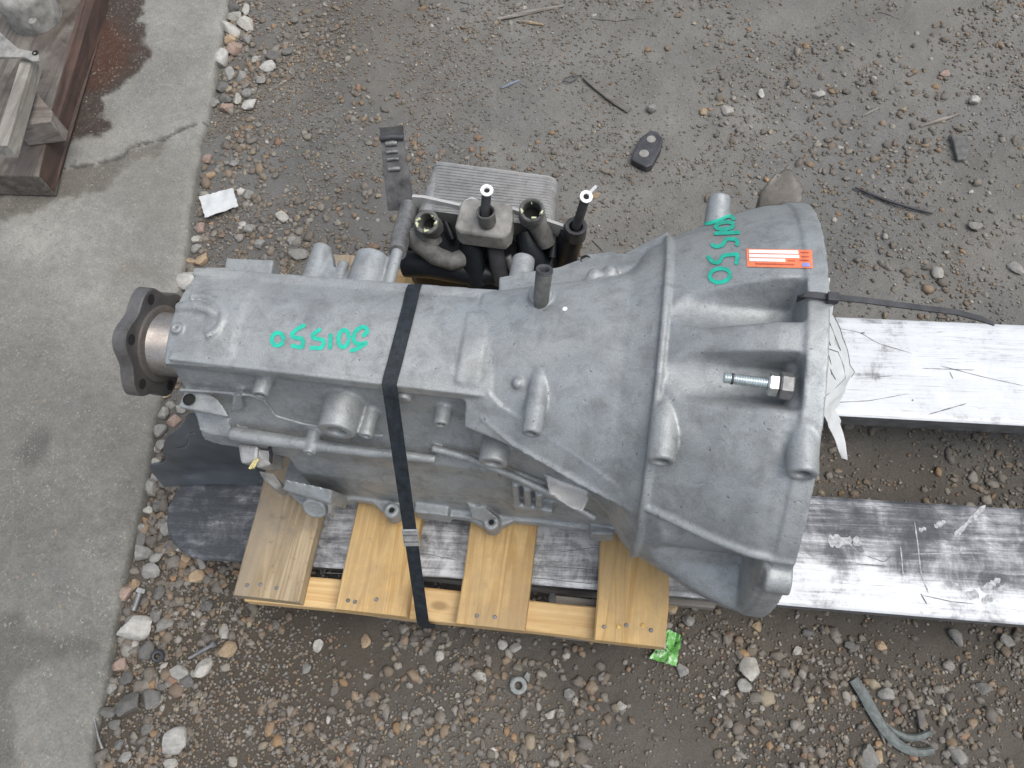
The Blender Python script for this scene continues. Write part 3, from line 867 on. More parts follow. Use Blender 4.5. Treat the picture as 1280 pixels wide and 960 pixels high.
NR = lambda pts: [(1000 + x * .21875, 580 + y * .21875) for x, y in pts]
FR = lambda pts: [(1000 + x / 4.571, 340 + y / 4.571) for x, y in pts]
for pts, wd in (([(655, 330), (675, 470), (690, 620), (735, 740)], .0009), ([(575, 470), (590, 640)], .0007), ([(880, 418), (960, 335), (1060, 235)], .0028), ([(1038, 722), (1145, 655)], .0030), ([(955, 755), (1020, 740)], .0042), ([(865, 690), (905, 690)], .0030), ([(1040, 790), (1110, 755)], .0034), ([(1130, 720), (1190, 695)], .0034), ([(770, 360), (830, 325)], .0026), ([(840, 470), (950, 490)], .0026), ([(680, 380), (720, 365)], .0024), ([(640, 515), (830, 510), (1280, 508)], .0005), ([(300, 430), (350, 460)], .0050), ([(160, 440), (300, 440)], .0060)):
    mark(forks[0], NR(pts), wd, 'scrape', 'scrape')
for pts, wd in (([(0, 335), (230, 345), (600, 355)], .0006), ([(60, 230), (400, 238), (900, 265)], .0005), ([(320, 570), (500, 585)], .0007), ([(380, 525), (480, 560), (530, 520)], .0005), ([(330, 490), (362, 488)], .0036), ([(690, 740), (725, 800)], .0007), ([(700, 750), (860, 785), (1000, 800)], .0004)):
    mark(forks[0], NR(pts), wd, 'split', 'split')
for pts, wd in (([(200, 318), (345, 345), (440, 405), (640, 465)], .00035), ([(800, 535), (1050, 600), (1280, 650)], .0004), ([(730, 815), (955, 750)], .0006), ([(200, 745), (400, 735), (620, 695)], .0004), ([(855, 570), (875, 610)], .0005), ([(400, 600), (520, 595)], .0005), ([(700, 550), (1000, 560)], .0004), ([(350, 350), (370, 345)], .0012), ([(640, 735), (648, 730)], .0010)):
    mark(forks[1], FR(pts), wd, 'split', 'split')
for pts, wd in (([(380, 700), (560, 712)], .0004), ([(400, 716), (570, 722)], .0004), ([(520, 690), (570, 700)], .0004), ([(660, 706), (745, 712)], .0005), ([(665, 722), (742, 730)], .0004), ([(700, 690), (745, 684)], .0004)):
    mark(forks[0], pts, wd, 'split', 'split')

# ------------------------------------------------------------------ pallet
PA = -0.041
PO = np.array([-0.43, 0.163, 0.0])
PXv = np.array([math.cos(PA), math.sin(PA), 0]); PYv = np.array([-math.sin(PA), math.cos(PA), 0])


def PL(a, b, z):
    return PO + PXv * a + PYv * b + GZ * z


pallet = thing('pallet', PL(0.26, 0.25, 0), 'light pine pallet with open deck boards under the gearbox', 'pallet', PA)


def board(a0, a1, b0, b1, z0, z1, name, mat, seed, along):
    """sawn board with slightly uneven edges and rounded arrises; along 0: grain on a, 1: grain on b"""
    r0 = np.random.default_rng(seed)
    n = 26
    q = np.linspace(0, 1, n)
    w1 = (vnoise(q * 9, q * 0 + seed, 7) - .5) * 0.0035; w2 = (vnoise(q * 9 + 50, q * 0 + seed, 8) - .5) * 0.0035
    e = 0.0018
    rows = []
    for i, t in enumerate(q):
        if along == 1:
            b = b0 + (b1 - b0) * t; lo, hi = a0 + w1[i], a1 + w2[i]
            sec = [(lo + e, z1), (lo, z1 - e), (lo, z0), (hi, z0), (hi, z1 - e), (hi - e, z1), ((lo + hi) / 2, z1 + 0.0006)]
            rows.append([PL(x, b, z) for x, z in sec])
        else:
            a = a0 + (a1 - a0) * t; lo, hi = b0 + w1[i], b1 + w2[i]
            sec = [(lo + e, z1), (lo, z1 - e), (lo, z0), (hi, z0), (hi, z1 - e), (hi - e, z1), ((lo + hi) / 2, z1 + 0.0006)]
            rows.append([PL(a, x, z) for x, z in sec])
    m = MB()
    k = len(rows[0])
    v = [p for r in rows for p in r]
    f = [(i * k + j, i * k + (j + 1) % k, (i + 1) * k + (j + 1) % k, (i + 1) * k + j) for i in range(n - 1) for j in range(k)]
    f += [tuple(range(k)), tuple((n - 1) * k + j for j in range(k))]
    m.add(v, f)
    return m.build(name, mat, pallet, smooth=35)


slat_a = [(0.0, 0.084), (0.131, 0.217), (0.279, 0.362), (0.443, 0.526)]
for i, (a0, a1) in enumerate(slat_a):
    d_ = [0.004, 0.001, 0.0, -0.001][i]
    sl = board(a0, a1, d_, 0.512, 0.1285, 0.150, 'deck_board', 'pine_dirty' if i == 0 else 'pine', 11 + i, 1)
    if i == 0:
        sl['label'] = 'grimy grey brown deck board at the left end'
    nails = [[(196, 607), (261, 604), (343, 620)], [(700, 683), (840, 678), (735, 690)], [(225, 680), (313, 686)], [(862, 735), (970, 727), (933, 734), (1052, 728), (1095, 752)]][i]
    org = [(260, 580), (260, 580), (540, 600), (540, 600)][i]
    for j, (cu, cv) in enumerate(nails):
        p = P(org[0] + cu / 4, org[1] + cv / 4, 0.1506)
        m = MB().lathe(p + np.array([0, 0, -0.004]), (0.1 * (j % 2), 0.05, 1), [(0, 0.0024), (0.0042, 0.0026), (0.0052, 0.0016)], 10)
        bright = i == 3 and j in (2, 3)
        m.build('nail', 'yellow_brass' if bright else 'grey_steel', sl, smooth=30)



# runner board under the deck ends (front and back), blocks and ground boards
board(0.006, 0.522, 0.003, 0.041, 0.105, 0.1277, 'runner_board', 'pine_x', 31, 0)
board(0.006, 0.522, 0.452, 0.507, 0.105, 0.1277, 'runner_board', 'pine_x', 32, 0)
for b0 in (0.012, 0.2, 0.455):
    for a0 in (0.16, 0.40) if b0 != 0.2 else (0.2,):
        MB().box(PL(a0 + 0.02, b0 + 0.022 if b0 != 0.2 else 0.232, 0.0635), (PXv, PYv, GZ), (0.028, 0.02 if b0 != 0.2 else 0.03, 0.041)).build('block', 'old_wood', pallet, bevel=0.0015)
board(0.01, 0.60, 0.075, 0.12, 0.004, 0.0222, 'bottom_board', 'old_wood', 33, 0)
board(0.01, 0.54, 0.44, 0.52, 0.004, 0.0222, 'bottom_board', 'old_wood', 34, 0)

# ------------------------------------------------------------------ gearbox: the casting
gear = thing('gearbox', GO - GZ * 0.194, 'silver grey cast aluminium automatic gearbox lying on the pallet', 'gearbox', GA)
PIECES = []                       # (part name, MB) -- fused into one casting, then cut back into parts


def piece(name):
    m = MB(); PIECES.append((name, m)); return m


RS = [-.115, -.06, .03, .060, .085, .12, .15, .170, .187]
RR = [.112, .127, .148, .1635, .176, .193, .204, .207, .207]


def bell_r(s, ph):
    r = np.interp(s, RS, RR)
    deg = math.degrees(ph) % 360
    # two bolt pockets on top and the big one under the lower rib
    for c, W, s0 in ((88.9, .036, .066), (108.8, .040, .066), (58.0, .03, .09)):
        if c == 58.0:
            continue
        d = abs(deg - c) * math.pi / 180 * r
        k = s - s0
        if k <= 0 or s > .172:
            continue
        hw = W / 2 * (math.sqrt(max(0, 1 - (1 - min(k / (W * .55), 1)) ** 2)))
        m = float(sstep(hw + .0045, hw - .0045, d)) * float(sstep(.171, .1665, s))
        rf = .1655 + .02 * (s - .07)
        prof = min(r, rf + (d / (W / 2)) ** 2 * .006)
        r = r - m * max(0, r - prof)
    # the cone is set back below the sloping flange and behind the far flange
    pf = np.interp(s, [-.115, -.066, -.003, .05], [141, 144.5, 153.5, 158])
    if deg > pf and deg < 260:
        r = r - .030 * float(sstep(0, 5, deg - pf)) * float(sstep(.054, .015, s)) * float(sstep(240, 200, deg))
    if deg < 68 or deg > 330:
        dd = deg if deg < 180 else deg - 360
        r = r - .022 * float(sstep(68, 50, dd)) * float(sstep(.045, .01, s))
    d = deg - 153.5
    if d > 0 and deg < 200:
        m = float(sstep(0, 1.2, d)) * float(sstep(186.5, 178.0, deg)) * float(sstep(.072, .085, s)) * float(sstep(.163, .158, s))
        r = r - m * max(0, r - (.163 + .010 * abs(math.sin(math.radians((deg - 153) * 9))) + .08 * max(0, .1 - s)))
    return r


def revolve(fn, s_list, n, inner=None):
    """closed solid of revolution about the gearbox axis; inner: list of (s, r) for a hollow end"""
    m = MB(); v = []; f = []
    rows = []
    for s_ in s_list:
        rows.append([G(s_, fn(s_, 2 * math.pi * k / n) * math.cos(2 * math.pi * k / n), fn(s_, 2 * math.pi * k / n) * math.sin(2 * math.pi * k / n)) for k in range(n)])
    for s_, r_ in (inner or []):
        rows.append([G(s_, r_ * math.cos(2 * math.pi * k / n), r_ * math.sin(2 * math.pi * k / n)) for k in range(n)])
    v = [p for r in rows for p in r]
    for i in range(len(rows) - 1):
        for k in range(n):
            k2 = (k + 1) % n
            f.append((i * n + k, i * n + k2, (i + 1) * n + k2, (i + 1) * n + k))
    f.append(tuple(range(n - 1, -1, -1))); f.append(tuple((len(rows) - 1) * n + k for k in range(n)))
    return m.add(v, f)


bell = revolve(bell_r, np.concatenate([np.linspace(-.115, .06, 24), np.linspace(.063, .187, 64)]), 300, [(.187, .192), (.174, .188), (.166, .154), (.11, .151), (.085, .140), (.078, .03)])
PIECES.append(('bell_housing', bell))
# raised ring where cone and bell meet, and the long rib low on the bell
rr = piece('ring_rib')
nn = 220
ringrows = []
for ds, dr in ((-.0032, -.004), (-.0032, .0035), (-.0018, .0052), (.0018, .0052), (.0032, .0035), (.0032, -.004)):
    ringrows.append([G(.0605 + ds, (.1635 + dr) * math.cos(2 * math.pi * k / nn), (.1635 + dr) * math.sin(2 * math.pi * k / nn)) for k in range(nn)])
vv_ = [p for r in ringrows for p in r]
rr.add(vv_, [(i * nn + k, i * nn + (k + 1) % nn, ((i + 1) % 6) * nn + (k + 1) % nn, ((i + 1) % 6) * nn + k) for i in range(6) for k in range(nn)])
lr = piece('bell_rib')
lr.tube([G(s_, np.interp(s_, RS, RR) * math.cos(math.radians(152.2)), np.interp(s_, RS, RR) * math.sin(math.radians(152.2))) for s_ in np.linspace(.062, .186, 14)], [.0042] * 14, 10)
# end flange of the bell, a little proud, with its notched lower corner
fl = piece('bell_flange')
nn = 180
rows_ = []
for s_, r_ in ((.170, .196), (.1705, .209), (.188, .2095), (.188, .188)):
    rows_.append([G(s_, r_ * math.cos(2 * math.pi * k / nn), r_ * math.sin(2 * math.pi * k / nn)) for k in range(nn)])
fl.add([p for r in rows_ for p in r], [(i * nn + k, i * nn + (k + 1) % nn, ((i + 1) % 4) * nn + (k + 1) % nn, ((i + 1) % 4) * nn + k) for i in range(4) for k in range(nn)])
for deg in (159, 232, 310, 20):
    c_ = math.radians(deg)
    piece('flange_lug').lathe(G(.166, .206 * math.cos(c_), .206 * math.sin(c_)), GX, [(0, .0125), (.002, .0145), (.0225, .0145)], 24)
PIECES[-1][1]

# main case: lofted
def loft(name, stations):
    m = piece(name); k = len(stations[0][1])
    v = []
    for s_, sec in stations:
        v += [G(s_, t, h) for t, h in sec]
    f = [(i * k + j, i * k + (j + 1) % k, (i + 1) * k + (j + 1) % k, (i + 1) * k + j) for i in range(len(stations) - 1) for j in range(k)]
    f += [tuple(range(k - 1, -1, -1)), tuple((len(stations) - 1) * k + j for j in range(k))]
    m.add(v, f); return m


def case_sec(ru, tb, hb, sh=0.0, low=-.095):
    """panel on top between two long ribs, straight walls below"""
    sec = []
    for q in np.linspace(0, 1, 15):
        t = .044 + (-.066 - .044) * q
        sec.append((t, ru - .016 * (2 * q - 1) ** 2 + sh))
    sec += [(-.0600, .084 + sh), (-.0570, .066), (-.0630, .035), (-.0740, .004), (-.083, -.016), (low + .002, -.034), (low, hb), (-.04, hb - .012), (.05, hb - .012), (.082, hb), (.088, -.02), (.076, .03), (.060, .07 + sh), (.050, .088 + sh)]
    return sec


loft('main_case', [(-.431, case_sec(.098, 0, -.040, -.006)), (-.423, case_sec(.108, 0, -.05)), (-.366, case_sec(.1130, 0, -.06)), (-.354, case_sec(.1130, 0, -.062)), (-.347, case_sec(.1116, 0, -.065)), (-.30, case_sec(.1125, 0, -.08)), (-.2, case_sec(.1135, 0, -.09)), (-.124, case_sec(.1145, 0, -.10)), (-.09, case_sec(.1165, 0, -.10))])


def low_sec(tf, hb):
    return [(-.062, .002), (-.080, -.014), (-.087, -.030), (-.094, -.06), (tf + .010, -.095), (tf + .010, -.15), (tf + .010, hb), (.09, hb), (.096, -.12), (.09, -.03), (.07, .0)]


loft('lower_case', [(-.338, low_sec(-.108, -.190)), (-.33, low_sec(-.112, -.192)), (-.2, low_sec(-.113, -.193)), (-.08, low_sec(-.112, -.193)), (.0, low_sec(-.110, -.193)), (.03, low_sec(-.108, -.19))])


def rib(name, pts, r, sq=1.0):
    m = piece(name); m.tube(pts, r, 8); return m


# two long edge ribs of the top panel
for (pa, pb) in (((243, 341), (640, 371)), ((214, 446), (606, 492))):
    hh = .1015
    n_ = 10
    pts = [H(pa[0] + (pb[0] - pa[0]) * q, pa[1] + (pb[1] - pa[1]) * q, hh - .0045) for q in np.linspace(0, 1, n_)]
    m = piece('case_rib')
    a_, b_ = pts[0], pts[-1]
    d_ = unit(b_ - a_); sd_ = np.cross(GZ, d_)
    m.prism([a_ + sd_ * .0048 + GZ * .0045, a_ - sd_ * .0048 + GZ * .0045, b_ - sd_ * .0048 + GZ * .0045, b_ + sd_ * .0048 + GZ * .0045], -GZ * .015)


def yboss(name, u, v, h, r, ln, sgn=-1, bore=True, taper=1.12, rise=0.0):
    """round boss whose axis lies level and square to the gearbox axis; its free end shows at (u, v)"""
    e = H(u, v, h)
    ax = unit(GY * sgn + GZ * rise)
    b = e - ax * ln
    pr = [(0, r * taper), (ln * .9, r), (ln - .0012, r), (ln, r - .0012)]
    if bore:
        pr += [(ln, r * .52), (ln - .012, r * .48)]
    piece(name).lathe(b, ax, pr, 28)


yboss('boss', 325, 495, .068, .0088, .045)
yboss('boss', 420, 540, .040, .0195, .05)
yboss('boss', 457, 546, .028, .0078, .04)
yboss('boss', 504, 501, .074, .0080, .03, bore=False)
yboss('boss', 551, 532, .048, .0085, .045)
yboss('boss', 386, 568, -.012, .0072, .035)
yboss('boss', 616, 580, .030, .0150, .07)
yboss('boss', 664, 543, .114, .0092, .085, taper=1.05)
yboss('boss', 826, 578, .140, .0120, .10, taper=1.05)
yboss('boss', 1003, 594, .172, .0125, .09, taper=1.05)
# bosses on the far side
yboss('boss', 404, 309, .075, .0105, .07, 1, bore=False, taper=1.3)
yboss('boss', 430, 328, .075, .0062, .05, 1, bore=False)
yboss('boss', 466, 321, .070, .0185, .06, 1, bore=False)
yboss('boss', 497, 313, .072, .0062, .06, 1, bore=False)
yboss('boss', 655, 323, .075, .0120, .06, 1, bore=False)
yboss('boss', 899, 246, .125, .0115, .08, 1, taper=1.35, rise=.25)
# fin beside the tall far boss
piece('fin').prism([H(374, 352, .085), H(401, 310, .075), H(414, 312, .075), H(420, 356, .085)], -GZ * .016)
# ledges on the far wall near the tail
piece('ledge').prism([H(277, 350, .068), H(283, 322, .066), H(342, 325, .066), H(336, 356, .068)], -GZ * .045)
piece('ledge').prism([H(248, 346, .080), H(256, 333, .078), H(292, 334, .078), H(290, 350, .080)], -GZ * .03)
# shallow raised band across the panel and the step near the tail
for (a_, b_, wd) in ((((592, 391), (576, 480)), None, .0100),):
    p0, p1 = [np.array(q, float) for q in a_]
    rows_ = []
    for q in np.linspace(0, 1, 13):
        u_, v_ = p0 + (p1 - p0) * q
        hq = .11
        for _ in range(6):
            tq = (H(u_ + 6, v_, hq) - GO) @ GY
            hq = .1147 - .016 * (2 * (.044 - tq) / .11 - 1) ** 2 + .0016
        c_ = H(u_ + 6, v_, hq)
        rows_.append([c_ + GX * wd, c_ - GX * wd])
    piece('raised_band').grid(rows_, .012)
# scoop rim at the tail: an arched bead and a short tongue
arc = []
for q in np.linspace(-1.9, 1.25, 16):
    arc.append(H(248 + 31 * math.cos(q), 396 + 26 * math.sin(q), .1115 - .002 * abs(math.sin(q))))
rib('scoop_rim', arc, .0038)
rib('scoop_rim', [H(222, 385, .107), H(245, 383, .1105), H(262, 388, .111), H(272, 394, .1095)], [.006, .007, .006, .004])
piece('boss').lathe(H(231, 422, .09), GZ, [(0, .006), (.021, .006), (.0215, .0025), (.015, .002)], 20)
# small bumps, pads and the twin scallops on the cone
for (u, v, r, h) in ((658, 410, .0065, .119), (648, 480, .0062, .111), (683, 422, .005, .123), (683, 430, .005, .1225)):
    piece('cast_bump').lathe(H(u, v, h), GZ, [(0, r), (.004, r * .9), (.0065, r * .55), (.0072, r * .2)], 18)
for (u, v) in ((738, 356), (757, 352)):
    c_ = H(u, v, .118)
    piece('cast_bump').tube([c_ - GX * .004 - GY * .008, c_ + GX * .004 + GY * .010 + GZ * .002, c_ + GX * .006 + GY * .022 - GZ * .010], [.0055, .0085, .003], 12)
# collar of the breather
piece('boss').lathe(H(676, 380, .114), (0, .1, 1), [(0, .0125), (.0165, .0118), (.018, .0105)], 24)
# sloping flange that runs down the near side of the cone
near_top = [(-.100, -.0580, .1005), (-.093, -.0625, .1035), (-.080, -.0735, .101), (-.02, -.1045, .0915), (.036, -.1300, .0785), (.056, -.142, .072)]
near_low = [(.050, -.147, .060), (-.002, -.1290, .066), (-.066, -.1035, .076), (-.098, -.0835, .083), (-.106, -.074, .088)]
piece('sloping_flange').prism([G(*q) for q in near_top + near_low], -GZ * .012 + GY * .010)
# far rim of the cone with its bolt ear
far_top = [H(624, 346, .088), H(640, 343, .088), H(700, 333, .090), H(722, 325, .091), H(732, 317, .092), H(748, 316, .093), H(766, 313, .095), H(778, 318, .096), H(835, 289, .106), H(836, 318, .118), H(790, 340, .112), H(700, 357, .104), H(655, 372, .103), H(622, 376, .100)]
piece('far_flange').prism(far_top, -GZ * .02)
# lower diagonal rib, pale machined pad and the pockets behind it
rib('diagonal_rib', [H(540, 560, -.005), H(585, 572, -.008), H(640, 594, -.012), H(690, 617, -.018), H(745, 648, -.03)], .0042)
piece('machined_pad').prism([H(681, 592, .004), H(700, 587, .004), H(716, 593, .004), H(737, 622, .0), H(729, 640, .0), (H(716, 637, .0)), H(700, 627, .0), H(686, 618, .002)], -GZ * .022 + GY * .02)
piece('web').prism([H(640, 597, -.02), H(690, 619, -.03), H(690, 625, -.05), H(640, 603, -.04)], GY * .03)
for q in range(3):
    rib('web', [H(644 + q * 15, 604 + q * 6, -.035), H(646 + q * 14, 628 + q * 2, -.085)], .0045)
piece('web').prism([H(640, 632, -.088), H(690, 640, -.088), H(692, 645, -.1), H(642, 637, -.1)], GY * .03)
# body behind the lower cone so that the wall reaches the pan
loft('lower_cone', [(-.10, low_sec(-.107, -.19)), (-.02, [(t * 1.02, h) for t, h in low_sec(-.107, -.19)]), (.05, [(t * 1.06, h * .95) for t, h in low_sec(-.107, -.185)]), (.064, [(t * 1.1, h * .92) for t, h in low_sec(-.108, -.18)])])
# pan rail with bolt ears and pads along the bottom
rail = [(352, 610), (375, 632), (415, 634), (440, 626), (464, 629), (478, 641), (490, 648), (503, 645), (515, 640), (560, 647), (585, 650), (598, 657), (612, 663), (625, 660), (642, 653), (668, 655), (735, 664), (765, 668)]
rt = [H(u, v - 2, -.163) for u, v in rail]
piece('pan_rail').prism(rt + [rt[-1] + GY * .05, rt[0] + GY * .05], -GZ * .014)
piece('pan_pad').prism([H(519, 627, -.150), H(561, 634, -.150), H(560, 645, -.150), H(518, 640, -.150)], -GZ * .03)
piece('pan_pad').prism([H(584, 630, -.125), H(608, 636, -.130), H(622, 647, -.145), H(604, 652, -.150), H(590, 648, -.145)], -GZ * .04 + GY * .012)
piece('pan_pad').prism([H(737, 655, -.152), H(768, 660, -.152), H(768, 668, -.152), H(738, 668, -.152)], -GZ * .03)
for (u, v) in ((489, 637), (614, 652)):
    piece('bolt_ear').lathe(H(u, v, -.1505) - GZ * .0275, GZ, [(0, .0105), (.026, .0098), (.0275, .0085), (.0275, .0036), (.018, .0034)], 24)
# electrical connector housing at the lower front corner, with its round cover
piece('connector_box').prism([H(357, 599, -.085), H(415, 612, -.085), H(413, 630, -.10), H(352, 612, -.10)], -GZ * .06 + GY * .012)
piece('connector_box').lathe(H(394, 634, -.125), unit(-GY + GZ * .5), [(-.02, .015), (.004, .015), (.0045, .012), (.003, .0115)], 26)
piece('connector_box').prism([H(407, 610, -.082), H(411, 611, -.082), H(414, 642, -.118), H(409, 642, -.118)], -GZ * .02)
# stepped rail along the top of the lower case
rib('step_rail', [H(289, 541, -.012), H(345, 550, -.012), H(390, 556, -.012), H(470, 566, -.014), H(545, 574, -.016)], [.0082, .0082, .007, .006, .005])
# tail lug plate with its hole, rib fin and the hook under it
lugp = [H(222, 508, .030), H(231, 487, .034), H(258, 490, .034), H(270, 497, .034), (H(279, 508, .032)), H(286, 521, .028)]
piece('tail_lug').prism(lugp, -GZ * .007)
piece('fin').prism([H(291, 496, .045), H(299, 493, .050), H(304, 512, .022), H(287, 517, .022)], -GZ * .008 + GY * .02)
piece('tail_hook').prism([H(244, 516, -.004), H(285, 524, -.004), H(290, 548, -.02), H(262, 545, -.02), H(249, 538, -.012)], -GZ * .03 + GY * .03)
rib('case_seam', [H(224, 487, .042), H(262, 489, .042), H(315, 494, .042), H(330, 500, .04), H(345, 520, .018), H(380, 530, .008), H(480, 545, .004)], .0022)
# ear at the top of the bell face
piece('bell_ear').prism([G(.148, .160, .100), G(.188, .158, .108), G(.191, .196, .116), G(.176, .216, .122), G(.160, .208, .120), G(.148, .190, .112)], -GZ * .06)

# fuse: voxel union, then soften the edges like sand casting
allm = MB()
for nme, m in PIECES:
    o_ = len(allm.v); allm.v += m.v; allm.f += [tuple(i + o_ for i in q) for q in m.f]
me = bpy.data.meshes.new('fuse'); me.from_pydata(allm.v, [], allm.f)
bm = bmesh.new(); bm.from_mesh(me); bmesh.ops.recalc_face_normals(bm, faces=bm.faces); bm.to_mesh(me); bm.free()
tmp = bpy.data.objects.new('fuse', me); scene.collection.objects.link(tmp)
md = tmp.modifiers.new('r', 'REMESH'); md.mode = 'VOXEL'; md.voxel_size = 0.00165; md.use_smooth_shade = True
md = tmp.modifiers.new('s', 'SMOOTH'); md.factor = 0.5; md.iterations = 3
dg = bpy.context.evaluated_depsgraph_get()
ev = tmp.evaluated_get(dg).to_mesh()
nV = len(ev.vertices); nF = len(ev.polygons)
CV = np.empty(nV * 3, np.float32); ev.vertices.foreach_get('co', CV); CV = CV.reshape(-1, 3).astype(float)
CN = np.empty(nV * 3, np.float32); ev.vertices.foreach_get('normal', CN); CN = CN.reshape(-1, 3)
ltot = np.empty(nF, np.int32); ev.polygons.foreach_get('loop_total', ltot)
loops = np.empty(len(ev.loops), np.int32); ev.loops.foreach_get('vertex_index', loops)
tmp.evaluated_get(dg).to_mesh_clear()
bpy.data.objects.remove(tmp)
assert (ltot == 4).all()
CF = loops.reshape(-1, 4)
FC = CV[CF].mean(1)
rel = FC - GO
Ls, Lt, Lh = rel @ GX, rel @ GY, rel[:, 2]
BIG = ('bell_housing', 'main_case', 'lower_case', 'lower_cone')
lab = np.where(Ls > -.097, 0, np.where(Lh < -.018, 2, 1))
lab[(lab == 0) & (Ls < .057) & (Lh < .0)] = 2
names = ['bell_housing', 'main_case', 'lower_case']
for nme, m in PIECES:
    if nme in BIG:
        continue
    bv = np.array(m.v); lo = bv.min(0) - .002; hi = bv.max(0) + .002
    cand = np.nonzero(((FC > lo) & (FC < hi)).all(1))[0]
    bmx = bmesh.new()
    vs_ = [bmx.verts.new(p) for p in m.v]
    for q in m.f:
        try:
            bmx.faces.new([vs_[i] for i in q])
        except ValueError:
            pass
    tree = BVHTree.FromBMesh(bmx); bmx.free()
    k = len(names); names.append(nme)
    for c in cand:
        r_ = tree.find_nearest(Vector(FC[c]), .0017)
        if r_[0] is not None:
            lab[c] = k
cast_tree = BVHTree.FromPolygons(CV.tolist(), CF.tolist())
mi = np.array(ROOT[gear.name].inverted())
CVl = CV @ mi[:3, :3].T + mi[:3, 3]; CNl = CN @ mi[:3, :3].T
cast_parts = {}
for k, nme in enumerate(names):
    fs = CF[lab == k]
    if len(fs) < 12:
        continue
    used, inv = np.unique(fs, return_inverse=True)
    o = np_mesh(nme, CVl[used], inv.reshape(-1, 4), {'machined_pad': 'alu_bright', 'bell_ear': 'ear_dirty'}.get(nme, 'alu'), True)
    o.data.normals_split_custom_set_from_vertices(CNl[used].tolist())
    o.parent = gear
    cast_parts[nme] = o


# ------------------------------------------------------------------ gearbox: fitted parts
def hit(u, v):
    d_ = ray(u, v)
    r_ = cast_tree.ray_cast(Vector(CC), Vector(d_))
    if r_[0] is None:
        return None, None
    return np.array(r_[0]), np.array(r_[1])


# output flange: six-lobed plate on a worn hub
fo = GO + GX * -.505
N6 = 96
def lobed(s_, k, sc=1.0):
    out = []
    for i in range(N6):
        q = 2 * math.pi * i / N6
        r = (.0625 + .0052 * math.cos(6 * q + .5)) * sc
        out.append(G(s_, r * math.cos(q), r * math.sin(q)))
    return out
m = MB()
rows = [lobed(-.514, 0, .3), lobed(-.514, 0, .97), lobed(-.5125, 0, 1.0), lobed(-.4995, 0, 1.0), lobed(-.498, 0, .97), lobed(-.498, 0, .3)]
v = [p for r in rows for p in r]
f = [(i * N6 + k, i * N6 + (k + 1) % N6, (i + 1) * N6 + (k + 1) % N6, (i + 1) * N6 + k) for i in range(5) for k in range(N6)] + [tuple(range(N6)), tuple(5 * N6 + k for k in range(N6))]
m.add(v, f)
flange = m.build('output_flange', 'flange_steel', gear, smooth=35)
m = MB().lathe(GO + GX * -.500, GX, [(0, .040), (.004, .0385), (.006, .037), (.045, .0355), (.05, .033), (.085, .032)], 56)
m.build('hub', 'hub_steel', flange, smooth=40)
m = MB().lathe(GO + GX * -.4978, GX, [(0, .0445), (.003, .0445), (.0042, .0425), (.0042, .036)], 56)
m.build('spigot_ring', 'hub_steel', flange, smooth=40)
for k in range(6):
    q = 2 * math.pi * k / 6 + .5 / 6 * -1
    c = G(-.4976, .0545 * math.cos(q), .0565 * math.sin(q))
    MB().lathe(c, -GX, [(-.0004, .0062), (0.0001, .0049), (.0001, .0008)], 18).build('bolt_hole', 'hole', flange, smooth=30)
MB().lathe(GO + GX * -.436, GX, [(0, .047), (.012, .050), (.02, .052)], 48).build('oil_seal', 'rubber', gear, smooth=40)

# breather hose on its collar
b0 = H(676, 379, .126)
m = MB()
pts = [b0, b0 + np.array([.0005, .002, .012]), H(678, 360, .150), H(680, 345, .163), H(681, 338, .170)]
pts = [b0 - GZ * .01, b0, b0 * .5 + H(678, 358, .148) * .5, H(678, 358, .148), H(680.5, 337, .166)]
m.tube(pts, [.0072, .0074, .0075, .0076, .0080], 18, cap=False)
br = m.build('breather_hose', 'rubber_grey', gear, smooth=60)
tdir = unit(pts[-1] - pts[-2])
MB().lathe(pts[-1], tdir, [(-.02, .0045), (0.0, .0045), (.0006, .0050), (.0006, .0078), (-.002, .0081)], 18, cap=False).build('hose_lip', 'rubber', br, smooth=60)
MB().lathe(pts[-1] - tdir * .012, tdir, [(0, .0044), (.0005, .0001)], 18).build('bore', 'hole', br)

# stud with two nuts in the lower bolt pocket
e0, e1 = H(904, 472, .186), H(966, 480, .186)
ax = unit(e1 - e0); L_ = np.linalg.norm(e1 - e0)
prof = [(0, .0030), (.0008, .0043)]
d_ = .0008
while d_ < L_:
    prof += [(d_, .0038), (d_ + .0008, .0046), (d_ + .0011, .0046), (d_ + .0019, .0038)]; d_ += .0020
prof.append((L_ + .012, .0042))
stud = MB().lathe(e0, ax, prof, 18).build('stud', 'zinc', gear, smooth=30)
MB().lathe(e0 + ax * .0065, ax, [(0, .0047), (.0016, .0047)], 18).build('band', 'rubber', stud)
for (off, w_, r_, mt) in ((L_ - .004, .0085, .0098, 'nut_steel'), (L_ + .0050, .0105, .0112, 'grey_steel')):
    MB().lathe(e0 + ax * off, ax, [(0, r_ * .86), (.0012, r_), (w_ - .0012, r_), (w_, r_ * .86)], 6, phase=.3).build('nut', mt, stud)

